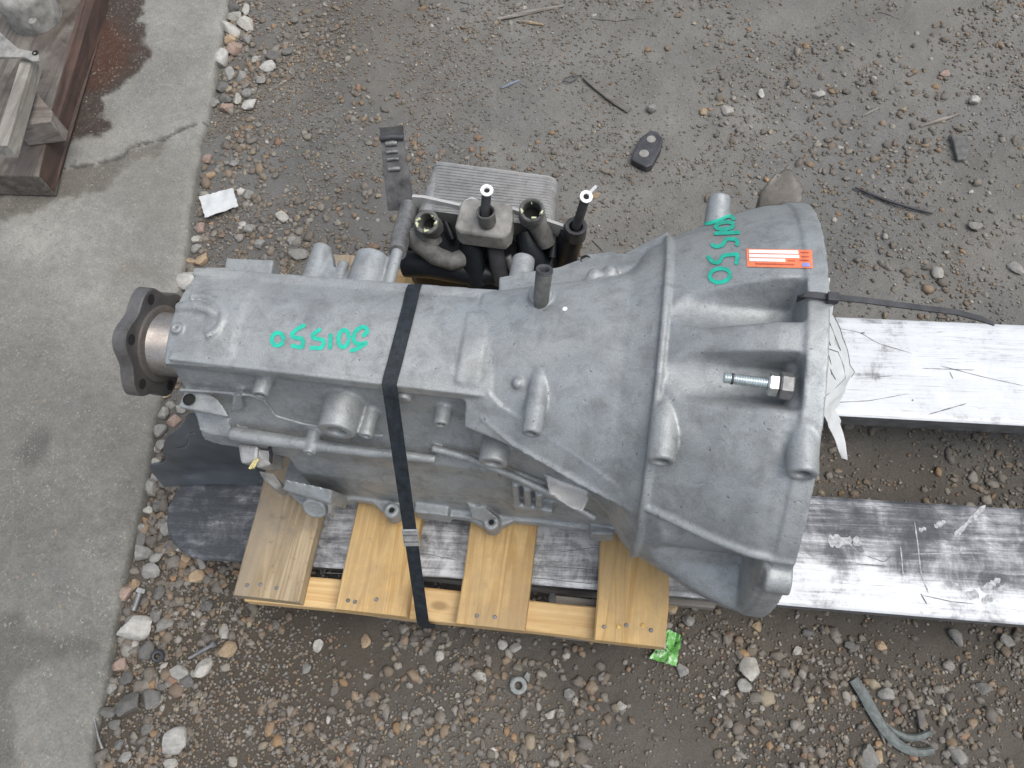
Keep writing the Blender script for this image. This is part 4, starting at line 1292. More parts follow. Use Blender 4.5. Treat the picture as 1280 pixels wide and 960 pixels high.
# sensor block, wire clip and bracket under the tail
sen = MB().prism([H(322, 561, -.045), H(337, 563, -.045), H(338, 582, -.055), H(320, 585, -.055)], -GZ * .04 + GY * .01).build('sensor', 'alu_dirty', gear, bevel=.002)
MB().prism([H(296, 553, -.04), H(323, 557, -.04), H(322, 578, -.05), H(300, 580, -.05)], -GZ * .04 + GY * .01).build('sensor_body', 'alu_dirty', gear, bevel=.004)
for k in range(3):
    MB().tube([H(312 + k * 2.2, 586 - k * .5, -.045 + .002 * k), H(319 + k * 1.6, 575 - k * .5, -.043)], .0016, 8).build('wire', 'yellow_wire', sen, smooth=60)
MB().prism([H(322, 588, -.09), H(342, 592, -.09), H(352, 606, -.105), H(345, 612, -.11), H(330, 600, -.1)], -GZ * .03).build('plug_bracket', 'grimy_block', gear, bevel=.002)
MB().tube([H(337, 560, -.03), H(339, 568, -.04), H(338, 580, -.06)], .0022, 8).build('seal_lip', 'rubber', gear, smooth=60)
# dark bores that the photograph shows
for (u, v, h, r, nrm) in ((236, 499, .0350, .0056, GZ), (732, 324.5, .0932, .0046, GZ)):
    c = H(u, v, h)
    MB().lathe(c, nrm, [(-.001, r * 1.2), (.0009, r * 1.12), (.0011, r), (-.002, r * .9), (-.003, .0005)], 20).build('bolt_hole', 'hole', gear, smooth=30)
for (u, v) in ((489, 635), (614, 651)):
    c = H(u, v + 1.5, -.1515)
    MB().lathe(c - GZ * .004, GZ, [(0, .0042), (.002, .0042), (.0022, .0006)], 12).build('bore_disc', 'hole', gear)  # black disc inside each ear bore, painting the shade of its depth
# bright metal speck where the cone was chipped
p_, n_ = hit(706, 386)
MB().lathe(p_ - n_ * .0004, n_, [(0, .0027), (.0010, .0022), (.0013, .0008)], 9).build('chip', 'white_tape', gear)


# marker numbers and the sticker follow the casting
def stroke(m, pts, wpx, off=.0007):
    pts = np.array(pts, float)
    seg = np.hypot(*np.diff(pts, axis=0).T); cum = np.concatenate([[0], np.cumsum(seg)])
    n = max(3, int(cum[-1] / 1.0))
    t = np.linspace(0, cum[-1], n)
    P2 = np.stack([np.interp(t, cum, pts[:, 0]), np.interp(t, cum, pts[:, 1])], -1)
    for _ in range(3):                          # round the corners a little
        P2[1:-1] = .25 * P2[:-2] + .5 * P2[1:-1] + .25 * P2[2:]
    T = np.gradient(P2, axis=0); T /= np.linalg.norm(T, axis=1)[:, None] + 1e-9
    Nn = np.stack([-T[:, 1], T[:, 0]], -1)
    rows = []
    for i in range(n):
        e = min(t[i], cum[-1] - t[i])
        hw = wpx / 2 * (math.sqrt(max(.05, 1 - (1 - min(e / (wpx * .45), 1)) ** 2))) * (1 + .12 * math.sin(i * 1.7 + pts[0, 0]))
        row = []
        for q in (-1, -.33, .33, 1):
            p, nn_ = hit(*(P2[i] + Nn[i] * hw * q))
            if p is None:
                row = None; break
            row.append(p + nn_ * off)
        if row:
            rows.append(row)
    if len(rows) > 1:
        m.grid(rows)


def ell(cx, cy, rx, ry, rot=0, n=28, a0=0, a1=2 * math.pi):
    c, s_ = math.cos(rot), math.sin(rot)
    return [(cx + rx * math.cos(q) * c - ry * math.sin(q) * s_, cy + rx * math.cos(q) * s_ + ry * math.sin(q) * c) for q in np.linspace(a0, a1, n)]


def tr(org, sc, pts):
    return [(org[0] + x / sc, org[1] + y / sc) for x, y in pts]


A_ = ((320, 400), 6.4)
glyphs = [ell(175, 155, 47, 52, .25), [(398, 38), (330, 75), (285, 118), (300, 140), (372, 150), (380, 190), (365, 222), (280, 205)],
          [(522, 72), (480, 100), (448, 130), (470, 148), (540, 160), (545, 195), (520, 228), (430, 222)], [(600, 105), (594, 238)], ell(703, 150, 42, 70, .1),
          [(850, 135), (893, 100), (885, 62), (840, 58), (795, 95), (778, 150), (800, 190), (840, 195), (890, 182), (850, 205), (810, 232), (752, 252)]]
for gq in glyphs:
    m = MB(); stroke(m, tr(*A_, gq), 5.2)
    m.build('painted_digit', 'green_marker', cast_parts['main_case'], smooth=180)
B_ = ((860, 250), 8.0)
glyphs = [[(168, 240), (235, 232), (262, 222), (330, 200), (400, 165), (440, 170), (475, 205)], ell(370, 262, 95, 34, -.12), [(260, 340), (525, 328)],
          [(230, 445), (285, 475), (345, 460), (385, 395), (460, 395), (500, 410), (490, 470)], [(195, 560), (245, 625), (310, 635), (355, 560), (430, 550), (500, 548), (485, 655)], ell(322, 758, 105, 68, -.12)]
for gq in glyphs:
    m = MB(); stroke(m, tr(*B_, gq), 4.8)
    m.build('painted_digit', 'green_marker', cast_parts['bell_housing'], smooth=180)


# faint raised casting marks either side of the strap
C_ = ((440, 395), 10.667)
for gq in ([(215, 240), (245, 285)], [(245, 240), (215, 285)], ell(378, 250, 14, 14), [(392, 250), (388, 295)], [(435, 300), (440, 235), (470, 240), (470, 265), (440, 270), (485, 300)], [(560, 250), (525, 250), (525, 310), (560, 310)], [(815, 290), (835, 345), (850, 290)], [(895, 265), (900, 305), (925, 305), (930, 262)], [(1060, 290), (1035, 310), (1040, 345), (1065, 345), (1065, 322), (1040, 322)]):
    m = MB(); stroke(m, tr(*C_, gq), 1.1, .0006)
    if m.v:
        m.build('cast_letter', 'alu', cast_parts['main_case'], smooth=180)


def patch(c4, nu, nv, off):
    """rectangle between four photo corners laid on the casting; c4 in order tl, tr, br, bl"""
    c4 = np.array(c4, float); rows = []
    for j in range(nv + 1):
        row = []
        for i in range(nu + 1):
            a, b = i / nu, j / nv
            q = (c4[0] * (1 - a) + c4[1] * a) * (1 - b) + (c4[3] * (1 - a) + c4[2] * a) * b
            p, nn_ = hit(*q)
            row.append(p + nn_ * off)
        rows.append(row)
    return MB().grid(rows)


SC = [(933, 311.5), (1015, 313), (1016, 336), (934, 334)]
sub = lambda x0, x1, y0, y1: [tuple((np.array(SC[0]) * (1 - a) + np.array(SC[1]) * a) * (1 - b) + (np.array(SC[3]) * (1 - a) + np.array(SC[2]) * a) * b) for a, b in ((x0, y0), (x1, y0), (x1, y1), (x0, y1))]
stk = patch(SC, 20, 6, .0006).build('sticker', 'orange_label', cast_parts['bell_housing'], smooth=180)
stk['label'] = 'orange sticker with three pale print fields'
for (x0, x1, y0, y1) in ((.04, .79, .06, .25), (.04, .80, .30, .48), (.04, .585, .525, .70)):
    patch(sub(x0, x1, y0, y1), 14, 2, .0009).build('print_field', 'label_field', stk, smooth=180)
patch(sub(.84, .955, .72, .93), 4, 2, .0009).build('emblem', 'label_blue', stk, smooth=180)
for (x0, x1, y0, y1) in ((.13, .72, .80, .86), (.82, .95, .14, .18), (.83, .95, .36, .41), (.62, .74, .60, .65), (.80, .95, .56, .61)):
    patch(sub(x0, x1, y0, y1), 8, 1, .0009).build('print_line', 'label_red', stk, smooth=180)

# ------------------------------------------------------------------ strapping band
strap = thing('strapping_band', PL(0.23, 0.0, 0.13), 'black plastic strapping band pulled tight across the gearbox and round the pallet', 'strap', 0)
path = []
for q in np.linspace(0, 1, 22):
    u_ = 519 + (487 - 519) * q; v_ = 357 + (481 - 357) * q
    p, nn_ = hit(u_, v_)
    path.append(p)
path = np.array(path)
z_up = path.copy()
# a tight band bridges the hollows: take the upper hull along its run
d0 = np.linalg.norm(np.diff(path, axis=0), axis=1); cum = np.concatenate([[0], np.cumsum(d0)])
hull = [0]
for i in range(1, len(path)):
    while len(hull) > 1:
        a, b = hull[-2], hull[-1]
        if (path[b, 2] - path[a, 2]) * (cum[i] - cum[a]) <= (path[i, 2] - path[a, 2]) * (cum[b] - cum[a]):
            hull.pop()
        else:
            break
    hull.append(i)
zz = np.interp(cum, cum[hull], path[hull, 2])
top_run = [np.array([p[0], p[1], z + .0012]) for p, z in zip(path, zz)]
corner = top_run[-1]
foot = P(528.5, 776, .152)
free = [corner + (foot - corner) * q for q in np.linspace(.03, 1, 12)]
back = top_run[0]
down = [back + np.array([0.003, .012, -.02]), back + np.array([.004, .03, -.12]), np.array([back[0] + .004, back[1] + .035, .16])]
line = down[::-1] + top_run + free + [foot + np.array([0, -.002, -.012]), foot + np.array([0, -.001, -.045]), foot + np.array([0, .03, -.05])]
acr = unit(np.array([1.0, .12, 0.0]))
m = MB()
rows = []
for i, p in enumerate(line):
    t = unit(np.array(line[min(i + 1, len(line) - 1)]) - np.array(line[max(i - 1, 0)]))
    a = unit(acr - t * (acr @ t))
    tw = .0072
    rows.append([p - a * tw, p - a * tw * .4, p + a * tw * .4, p + a * tw])
m.grid(rows, .0009)
m.build('band', 'strap', strap, smooth=50)
c0 = corner + (foot - corner) * ((646 - 481) / (776 - 481)) * 1.06
tdir = unit(foot - corner)
a = unit(acr - tdir * (acr @ tdir)); nrm = unit(np.cross(a, tdir))
if nrm[2] < 0:
    nrm = -nrm
seal = MB().box(c0 + nrm * .0008, (a, tdir, nrm), (.0088, .0125, .0014)).build('seal_clip', 'seal', strap, bevel=.0008)
for k in (-1, 1):
    MB().box(c0 + nrm * .0024 + tdir * k * .005, (a, tdir, nrm), (.0080, .0012, .0004)).build('crimp', 'grey_steel', seal)

# ------------------------------------------------------------------ cable tie and hanging tag
tie = thing('cable_tie', G(.18, .03, .16), 'long black cable tie looped round the bell housing rim', 'cable tie', 0)
def ribbon(m, pts, wid, up, th=.0012):
    rows = []
    pts = [np.array(p, float) for p in pts]
    for i, p in enumerate(pts):
        t = unit(pts[min(i + 1, len(pts) - 1)] - pts[max(i - 1, 0)])
        a = unit(np.cross(up, t)); w_ = wid[i] if hasattr(wid, '__len__') else wid
        rows.append([p - a * w_, p + a * w_])
    m.grid(rows, th); return m
lp = [H(998, 385, .170), H(1001, 372, .200), H(1005, 369, .2125), H(1020, 369.5, .2125), H(1035, 371.5, .2115), H(1039, 374, .205), H(1038, 384, .17)]
ribbon(MB(), lp, .0030, GZ + GX * .01).build('loop', 'rubber', tie, smooth=40)
tl = [H(1036, 371.5, .2135), H(1080, 376, .214), H(1140, 384, .205), H(1195, 391, .19), H(1225, 399, .178), H(1241, 405.5, .170)]
ribbon(MB(), tl, [.0028, .0026, .0026, .0026, .0026, .0016], GZ, .0014).build('tail', 'rubber', tie, smooth=40)
MB().box(H(1041, 372.5, .2135), (unit(GX), GY, GZ), (.0045, .0040, .0034)).build('head', 'rubber', tie, bevel=.0008)

tag = thing('paper_tag', G(.196, -.02, .05), 'crumpled white paper tag hanging from the cable tie beside the bell rim', 'tag', 0)
ctl = [((1033, 347, .203), (1036, 349, .200)), ((1029, 376, .198), (1040, 392, .182)), ((1027, 425, .182), (1053, 430, .155)), ((1026, 470, .165), (1066, 465, .135)), ((1026, 495, .150), (1058, 490, .125)), ((1026, 515, .140), (1046, 512, .12)), ((1036, 540, .115), (1049, 530, .105)), ((1055, 573, .085), (1058, 575, .085))]
rows = []
for j in range(len(ctl) - 1):
    for q in np.linspace(0, 1, 5)[:-1] if j < len(ctl) - 2 else np.linspace(0, 1, 5):
        l0 = H(*ctl[j][0]) * (1 - q) + H(*ctl[j + 1][0]) * q; r0 = H(*ctl[j][1]) * (1 - q) + H(*ctl[j + 1][1]) * q
        rows.append([l0 * (1 - a) + r0 * a + GX * .002 * math.sin(j * 1.3 + q * 3 + a * 5) for a in np.linspace(0, 1, 7)])
tagsheet = MB().grid(rows, .0004).build('sheet', 'paper', tag, smooth=60)
def on_tag(j, a):
    j0 = int(min(j, len(rows) - 2)); fr = j - j0; k = a * 6; k0 = int(min(k, 5)); fk = k - k0
    R0 = lambda jj: np.array(rows[jj][k0]) * (1 - fk) + np.array(rows[jj][k0 + 1]) * fk
    return R0(j0) * (1 - fr) + R0(j0 + 1) * fr
nt = unit(np.cross(rows[8][6] - rows[8][0], rows[12][3] - rows[8][3]))
if nt @ (CC - rows[8][3]) < 0:
    nt = -nt
for (ja, aa, jb, ab) in ((5.5, .25, 8.5, .45), (5.5, .55, 9, .72), (8.6, .1, 9.2, .62), (9.2, .62, 13, .7), (13, .7, 16, .2), (9, .3, 12, .35), (10, .2, 13, .42)):
    MB().tube([on_tag(ja, aa) + nt * .0006, on_tag((ja + jb) / 2, (aa + ab) / 2) + nt * .0006, on_tag(jb, ab) + nt * .0006], .00035, 5).build('print_line', 'paper_edge', tagsheet)
MB().tube([np.array(r[6]) + GX * .0003 for r in rows[4:14]], .0006, 6).build('edge_strip', 'paper_edge', tagsheet)


# ------------------------------------------------------------------ oil cooler with its hoses, behind the gearbox
def S(u, v, z):
    return P(u, v, z)


cool = thing('oil_cooler', S(610, 300, .152), 'oil cooler with ribbed aluminium plate stack, black manifold and cut hoses', 'oil cooler', GA)
# plate stack: thin vertical plates with rounded upper corners, one behind another
ztop = .285
c0, c1 = S(540, 198, ztop), S(698, 219, ztop)           # far top corners
cn0, cn1 = S(531, 262, ztop), S(694, 275, ztop)         # near top corners
NP = 17
def plate(q, inset, th):
    a = c0 * (1 - q) + cn0 * q; b = c1 * (1 - q) + cn1 * q
    ax = unit(b - a); L = np.linalg.norm(b - a) - 2 * inset
    a = a + ax * inset
    hgt = .10 - inset; r = .014
    out = []
    for k in range(7):
        t = math.pi / 2 * k / 6
        out.append((r - r * math.cos(t), -r + r * math.sin(t)))
    for k in range(7):
        t = math.pi / 2 * k / 6
        out.append((L - r + r * math.sin(t), -r + r * math.cos(t)))
    out += [(L, -hgt), (0, -hgt)]
    nrm = unit(np.cross(ax, GZ))
    return [a + ax * x + GZ * (z - inset) for x, z in out], nrm * th
depth = np.linalg.norm(cn0 - c0)
for i in range(NP):
    q = (i + .1) / NP
    top, vec = plate(q, 0.0 + (.003 if i == 0 else 0), depth / NP * .80)
    if vec @ (cn0 - c0) < 0:
        vec = -vec
    MB().prism(top, vec).build('cooling_plate', 'cooler_alu', cool, smooth=40, bevel=.0006)
top, vec = plate(.03, .0011, depth * .95)
if vec @ (cn0 - c0) < 0:
    vec = -vec
MB().prism(top, vec).build('plate_core', 'alu_dirty', cool, smooth=40)
# bright edge of the mounting plate, and the dark plate below it
z1 = .292
mp = [S(516, 243, z1), S(530, 244, z1), S(575, 254, z1), S(583, 249, z1), S(590, 246, z1), S(603, 252, z1), S(640, 258, z1), S(705, 280, z1)]
nrm = unit(np.cross(mp[-1] - mp[0], GZ)); nrm = nrm if nrm[1] < 0 else -nrm
MB().prism(mp + [p + nrm * .0042 for p in mp[::-1]], -GZ * .075).build('mounting_plate', 'alu_bright', cool, smooth=30)
mp2 = [S(517, 250, .250), S(575, 260, .250), S(640, 264, .250), S(704, 285, .250), S(690, 335, .235), S(600, 330, .228), S(520, 305, .235)]
MB().prism(mp2, -GZ * .04).build('manifold_plate', 'black_plastic', cool, bevel=.004, smooth=30)
# black manifold body
mb1 = [S(506, 303, .235), S(560, 318, .240), S(640, 322, .240), S(736, 322, .24), S(728, 343, .205), S(660, 352, .2), S(640, 360, .19), S(600, 356, .19), S(556, 348, .195), S(520, 345, .2), S(505, 325, .21)]
MB().prism(mb1, -GZ * .045).build('manifold', 'black_plastic', cool, bevel=.006, smooth=35)
MB().tube([S(507, 330, .225), S(540, 330, .232), S(580, 338, .230), S(622, 345, .22)], [.018, .020, .019, .012], 18).build('pipe', 'black_plastic', cool, smooth=60)
MB().tube([S(588, 296, .275), S(590, 322, .252), S(596, 352, .215)], [.015, .016, .015], 16).build('pipe', 'black_plastic', cool, smooth=60)
MB().tube([S(618, 298, .275), S(621, 325, .252), S(626, 352, .215)], [.011, .011, .011], 14).build('pipe', 'rubber', cool, smooth=60)
MB().tube([S(656, 290, .27), S(666, 322, .25), S(672, 345, .22)], [.013, .016, .016], 16).build('pipe', 'black_plastic', cool, smooth=60)
MB().tube([S(634, 320, .245), S(640, 332, .235), S(648, 340, .215)], [.006, .008, .008], 12).build('fitting', 'grey_steel', cool, smooth=60)


def open_pipe(u, v, z, r, bore, tilt, ln, mat, name, n=26, ribs=0, wob=0.0):
    ax = unit(np.array(tilt, float)); c = S(u, v, z)
    prof = [(-ln, r * .96)]
    for k in range(ribs):
        d_ = -ln * (1 - (k + .3) / ribs); prof += [(d_, r * .93), (d_ + ln / ribs * .35, r * 1.06), (d_ + ln / ribs * .6, r * .95)]
    prof += [(-.004, r), (-.001, r * 1.03), (0, r), (0.0004, r * .93), (-.001, bore * 1.06), (-.004, bore), (-.03, bore * .94)]
    o = MB().lathe(c, ax, prof, n, cap=False).build(name, mat, cool, smooth=50)
    MB().lathe(c - ax * .024, ax, [(0, bore * .97), (.0003, .0002)], n).build('bore', 'hole', o)
    return o, c, ax


h1, c_, ax_ = open_pipe(533, 277, .312, .0155, .0105, (-.06, -.40, 1), .03, 'rubber_grey', 'hose_end')
for k, a in enumerate((.5, 1.0, 3.4, 4.6, -.3, 2.6)):
    e1 = np.array([math.cos(a), math.sin(a), 0])
    MB().tube([c_ + e1 * .0108 - GZ * .002, c_ + e1 * .0128 + GZ * .001 + np.array([.002, -.003, 0]) * (k % 2), c_ + e1 * .0125 + np.array([-e1[1], e1[0], 0]) * .006], [.0012, .0021, .0010], 7).build('sealant_scrap', 'sealant', h1, smooth=60)
MB().tube([S(512, 292, .275), S(527, 306, .268), S(545, 320, .262), S(565, 327, .258), S(580, 322, .255)], [.0125, .0130, .0125, .012, .012], 18).build('elbow', 'rubber_grey', cool, smooth=60)
MB().tube([S(533, 281, .286), S(532, 292, .276), S(540, 306, .262)], .0155, 18).build('elbow', 'rubber_grey', cool, smooth=60)
# square dusty block with a socket and a white capped tube
bt = [S(576, 251, .318), S(588, 247, .318), S(640, 254, .318), S(641, 272, .315), S(638, 289, .309), S(630, 297, .306), S(575, 290, .308), S(568, 284, .31)]
blk = MB().prism(bt, -GZ * .028).build('port_block', 'grimy_block', cool, bevel=.003, smooth=35)
so, c_, ax_ = open_pipe(607, 264, .333, .0115, .0088, (-.02, .05, 1), .02, 'rubber_grey', 'socket')
def capped(u0, v0, z0, u1, v1, z1_, r, name):
    a, b = S(u0, v0, z0), S(u1, v1, z1_)
    ax = unit(unit(b - a) + np.array([0, -.55, .1]))
    o = MB().tube([a, a * .5 + b * .5, b - ax * .0045], [r, r, r * .98], 16).build(name, 'rubber', cool, smooth=60)
    MB().lathe(b, ax, [(-.006, r * 1.02), (-.004, r * 1.22), (-.001, r * 1.36), (0.0, r * 1.30), (0.0, r * .66), (-.005, r * .55)], 20, cap=False).build('white_cap', 'white_tape', o, smooth=40)
    MB().lathe(b - ax * .0030, ax, [(0, r * .64), (.0003, .0002)], 14).build('bore', 'hole', o)
    return o
capped(606, 271, .322, 608.5, 237.5, .356, .0060, 'capped_tube')
# corrugated hose
h2, c_, ax_ = open_pipe(665, 262, .325, .0152, .0110, (.10, -.38, 1), .034, 'rubber_grey', 'corrugated_hose', ribs=5)
for k, a in enumerate((1.7, 3.2, 4.8, 5.8)):
    e1 = np.array([math.cos(a), math.sin(a), 0])
    MB().tube([c_ + e1 * .0112 - GZ * .003, c_ + e1 * .0135 + GZ * .0012, c_ + e1 * .0125 + np.array([-e1[1], e1[0], 0]) * .005], [.001, .0017, .0009], 7).build('sealant_scrap', 'sealant', h2, smooth=60)
MB().tube([S(668, 272, .292), S(678, 292, .276), S(684, 306, .262)], [.0145, .013, .0115], 18).build('elbow', 'rubber_grey', cool, smooth=60)
# right hose: stepped black cup and white capped tube
MB().tube([S(706, 322, .225), S(712, 302, .262), S(716, 290, .282)], [.017, .0165, .0158], 22).build('cup', 'black_plastic', cool, smooth=60)
open_pipe(720, 282, .300, .0140, .0085, (.05, .03, 1), .022, 'rubber', 'cup_rim')
capped(720, 284, .296, 733, 245.5, .345, .0060, 'capped_tube')
MB().prism([S(735, 240, .344), S(744, 231, .346), S(747, 233, .346), S(738, 243, .344)], -GZ * .0006).build('tape_flap', 'paper', cool)
# black steel bracket with stepped ribs at the left, and the rod that carries it
k0, k1 = [S(485, 264, .262), S(519, 262, .262)], [S(476, 176, .318), S(505, 174, .318)]
rows = []
for q in np.linspace(0, 1, 14):
    l = k0[0] * (1 - q) + k1[0] * q; r = k0[1] * (1 - q) + k1[1] * q
    sag = GZ * (.006 * math.sin(q * math.pi))
    rows.append([l * (1 - a) + r * a + sag for a in np.linspace(0, 1, 5)])
rows.append([p + np.array([0, .006, .010]) for p in rows[-1]])
rows.append([p + np.array([0, .004, .004]) for p in rows[-1]])
brk = MB().grid(rows, .003).build('bracket', 'bracket_steel', cool, smooth=40)
MB().tube([rows[-3][0] + GZ * .004, rows[-3][2] + GZ * .006, rows[-3][4] + GZ * .004], .0042, 10).build('rolled_lip', 'rubber', brk, smooth=60)
for (v_, hw, hh) in ((181, 9, 1.0), (193, 8, .6), (203, 8, .6), (216, 9, .8)):
    q = (264 - v_) / (264 - 175.0)
    l = k0[0] * (1 - q) + k1[0] * q; r = k0[1] * (1 - q) + k1[1] * q
    sag = GZ * (.006 * math.sin(q * math.pi) + .0012)
    MB().tube([l * .78 + r * .22 + sag, l * .5 + r * .5 + sag + GZ * .001, l * .32 + r * .68 + sag], [.0030 * hh + .0008, .0042 * hh, .0030 * hh + .0008], 10).build('pressed_rib', 'grey_steel', brk, smooth=60)
MB().tube([S(512, 258, .268), S(507, 275, .272), S(500, 300, .285), S(497, 316, .300)], [.0125, .0125, .0125, .0110], 20).build('spacer_rod', 'grey_steel', cool, smooth=60)

# ------------------------------------------------------------------ black plastic sheet slumped under the tail
sheet = thing('plastic_sheet', S(260, 570, .11), 'black plastic sheet slumped over the fork tip under the gearbox tail', 'plastic sheet', 0)
outl = [((236, 516, .33), (252, 516, .33)), ((228, 534, .30), (262, 536, .305)), ((215, 548, .27), (285, 546, .29)), ((200, 560, .235), (312, 555, .27)), ((193, 572, .20), (318, 572, .22)), ((193, 583, .17), (320, 585, .18)), ((194, 593, .148), (325, 592, .155)), ((201, 603, .132), (322, 601, .135))]
rows = []
for j in range(len(outl) - 1):
    for q in (0, .25, .5, .75) if j < len(outl) - 2 else (0, .25, .5, .75, 1):
        l = S(*outl[j][0]) * (1 - q) + S(*outl[j + 1][0]) * q; r = S(*outl[j][1]) * (1 - q) + S(*outl[j + 1][1]) * q
        row = []
        for a in np.linspace(0, 1, 25):
            t = j + q
            p = l * (1 - a) + r * a
            fold = (.012 * math.sin(a * 8 + t * 1.3) * math.sin(min(1, t / 3) * 1.5) + .006 * math.sin(a * 15 - t * 2.1) * (t > 1.5)) * min(1, (7 - t) / 2)
            row.append(p + GZ * (fold + .012 * math.sin(a * math.pi)) * min(1, t / 2))
        rows.append(row)
# tuck the near hem down to the fork
rows.append([p + np.array([0, -.002, -.012]) for p in rows[-1]])
rows.append([p + np.array([0, .01, -.004]) for p in rows[-1]])
MB().grid(rows, .0012).build('sheet', 'black_sheet', sheet, smooth=70)

# ------------------------------------------------------------------ the other load in the top left corner
gz = SLAB_Z + .003
tim = thing('timber_plank', S(50, 150, gz), 'oil stained thick plank lying on the slab in the top left corner', 'plank', 0)
pt = [S(-60, 218, .075), S(48, 220, .075), S(62, 158, .075), S(65, 132, .075), S(93, 40, .075), S(108, -30, .075), S(112, -60, .075), S(-60, -60, .075)]
MB().prism(pt, -GZ * (.075 - gz)).build('plank', 'plank_top', tim, bevel=.003)
MB().prism([S(49, 219, .0752), S(53, 218, .060), S(121, -10, .060), S(118, -40, .0752), S(112, -40, .0762), S(66, 134, .0762), S(62, 160, .0762)], -GZ * .045).build('plank_edge', 'rust_wood', tim, bevel=.001)
slat2 = thing('timber_batten', S(10, 130, .08), 'grey weathered batten sloping across the plank, top left', 'batten', 0)
b0_, b1_ = [S(-8, 182, .165), S(9, 182, .165)], [S(28, 66, .165), S(41, 70, .165)]
MB().prism([b0_[0], b0_[1], b1_[1], b1_[0]], -GZ * .03).build('batten', 'old_wood_y', slat2, bevel=.0015)
blk2 = thing('timber_block', S(45, 130, .076), 'sawn wooden block standing on the plank, beside the batten', 'block', 0)
MB().prism([S(29, 98, .125), S(34, 102, .125), S(66, 140, .125), S(63, 152, .125), S(15, 158, .125), S(22, 122, .125)], -GZ * .0485).build('block', 'old_wood', blk2, bevel=.0015)
for (u0_, v0_, u1_, v1_) in ((553, 268, 566, 300), (645, 270, 650, 300), (694, 292, 690, 322)):
    MB().tube([S(u0_, v0_, .266), S(u1_, v1_, .250)], .0052, 10).build('rib', 'black_plastic', cool, smooth=60)
cs = thing('metal_casting', S(10, 5, .08), 'round grey metal casting cut off by the top left corner', 'casting', 0)
cc_ = S(18, -18, .15)
MB().lathe(cc_ - GZ * .0745, GZ, [(0, .050), (.055, .052), (.066, .050), (.072, .043), (.073, .034), (.066, .030), (.066, .022), (.070, .018), (.070, .001)], 56).build('body', 'grimy_block', cs, smooth=40)
MB().lathe(S(42, 28, .14), GZ, [(-.01, .009), (.004, .008), (.006, .005), (.004, .003)], 16).build('lug', 'grimy_block', cs, smooth=40)
lb = thing('metal_bracket', S(20, 65, .165), 'thin grey metal bracket with a bolt hole resting on the batten', 'bracket', 0)
MB().prism([S(-10, 30, .19), S(6, 46, .185), S(22, 60, .18), S(36, 63, .178), S(48, 66, .176), S(49, 76, .176), S(40, 76, .177), S(30, 71, .178), S(-10, 71, .182)], -GZ * .005).build('bracket_plate', 'grimy_block', lb, bevel=.001)
MB().lathe(S(44, 66, .1775), GZ, [(-.001, .0058), (.0008, .0056), (.0009, .0038), (-.001, .0036), (-.0012, .0002)], 18).build('bolt_hole', 'hole', lb, smooth=30)

# ------------------------------------------------------------------ litter on the ground
def gzat(u, v):
    p = P(u, v, 0.004)
    return float(soil_height(np.array([p[0]]), np.array([p[1]]))[0])


def GP(u, v, dz=0.0):
    z = gzat(u, v) + dz
    return P(u, v, z)


def litter(name, u, v, label, cat):
    return thing(name, GP(u, v), label, cat, 0)


def lsheet(c4, nu, nv, crump, mat, root, name, th=.0006, lift=.004, seed=1):
    c4 = [np.array(q, float) for q in c4]; rows = []
    r0 = np.random.default_rng(seed)
    for j in range(nv + 1):
        row = []
        for i in range(nu + 1):
            a, b = i / nu, j / nv
            q = (c4[0] * (1 - a) + c4[1] * a) * (1 - b) + (c4[3] * (1 - a) + c4[2] * a) * b
            w_ = (fbm(np.array([a * 3.1 + seed]), np.array([b * 2.3 + seed]), 4, seed)[0] - .5)
            row.append(GP(q[0] + r0.normal() * .35, q[1] + r0.normal() * .35, lift + crump * w_))
        rows.append(row)
    return MB().grid(rows, th).build(name, mat, root, smooth=50)


r = litter('paper_scrap', 272, 253, 'torn white paper scrap lying by the slab edge', 'paper')
lsheet([(249, 246), (291, 235), (298, 258), (256, 272)], 12, 8, .014, 'paper', r, 'sheet', seed=5, lift=.015)
r = litter('foil_wrapper', 835, 808, 'crumpled green and black wrapper by the right pallet corner', 'wrapper')
lsheet([(834, 786), (853, 794), (845, 833), (812, 823)], 12, 12, .02, 'green_wrap', r, 'sheet', seed=9, lift=.011)
r = litter('rubber_pad', 808, 185, 'black rubber pad with two pale grey discs, behind the bell housing', 'pad')
zp = gzat(808, 185) + .017
pd = [P(u, v, zp) for u, v in ((813, 162), (822, 164), (829, 174), (826, 186), (815, 206), (808, 209), (789, 199), (790, 194), (800, 172))]
o = MB().prism(pd, -GZ * .018).build('body', 'rubber', r, bevel=.003)
for (u, v, rr_) in ((814, 174, .0085), (805, 192, .0090)):
    MB().lathe(P(u, v, zp), GZ, [(-.001, rr_), (.0008, rr_ * .95), (.0014, rr_ * .7), (.0008, .0005)], 14).build('disc', 'grimy_block', r, smooth=40)
r = litter('flat_bar', 762, 118, 'rusty flat strip lying behind the gearbox with a wire ring at its end', 'strip')
MB().prism([GP(727, 96, .006), GP(733, 96, .006), GP(777, 128, .006), GP(788, 136, .005), (GP(784, 140, .005)), GP(768, 130, .006), GP(745, 112, .006)], -GZ * .004).build('bar', 'stick', r, bevel=.001)
MB().tube([GP(727, 94, .004), GP(716, 95, .007), GP(706, 98, .007), GP(703, 101, .005), GP(712, 103, .005), GP(721, 99, .005)], .0011, 7).build('wire_ring', 'rubber', r, smooth=60)
r = litter('rod', 1115, 250, 'thin dark curved rod on the soil right of the bell housing', 'rod')
MB().tube([GP(1069, 234, .005), GP(1085, 241, .006), GP(1110, 251, .007), GP(1140, 260, .006), GP(1166, 267, .005)], [.0018, .0026, .0028, .0026, .0016], 9).build('rod', 'rubber', r, smooth=60)
r = litter('plastic_fragment', 1198, 185, 'dark plastic fragment half sunk in dried mud, upper right', 'fragment')
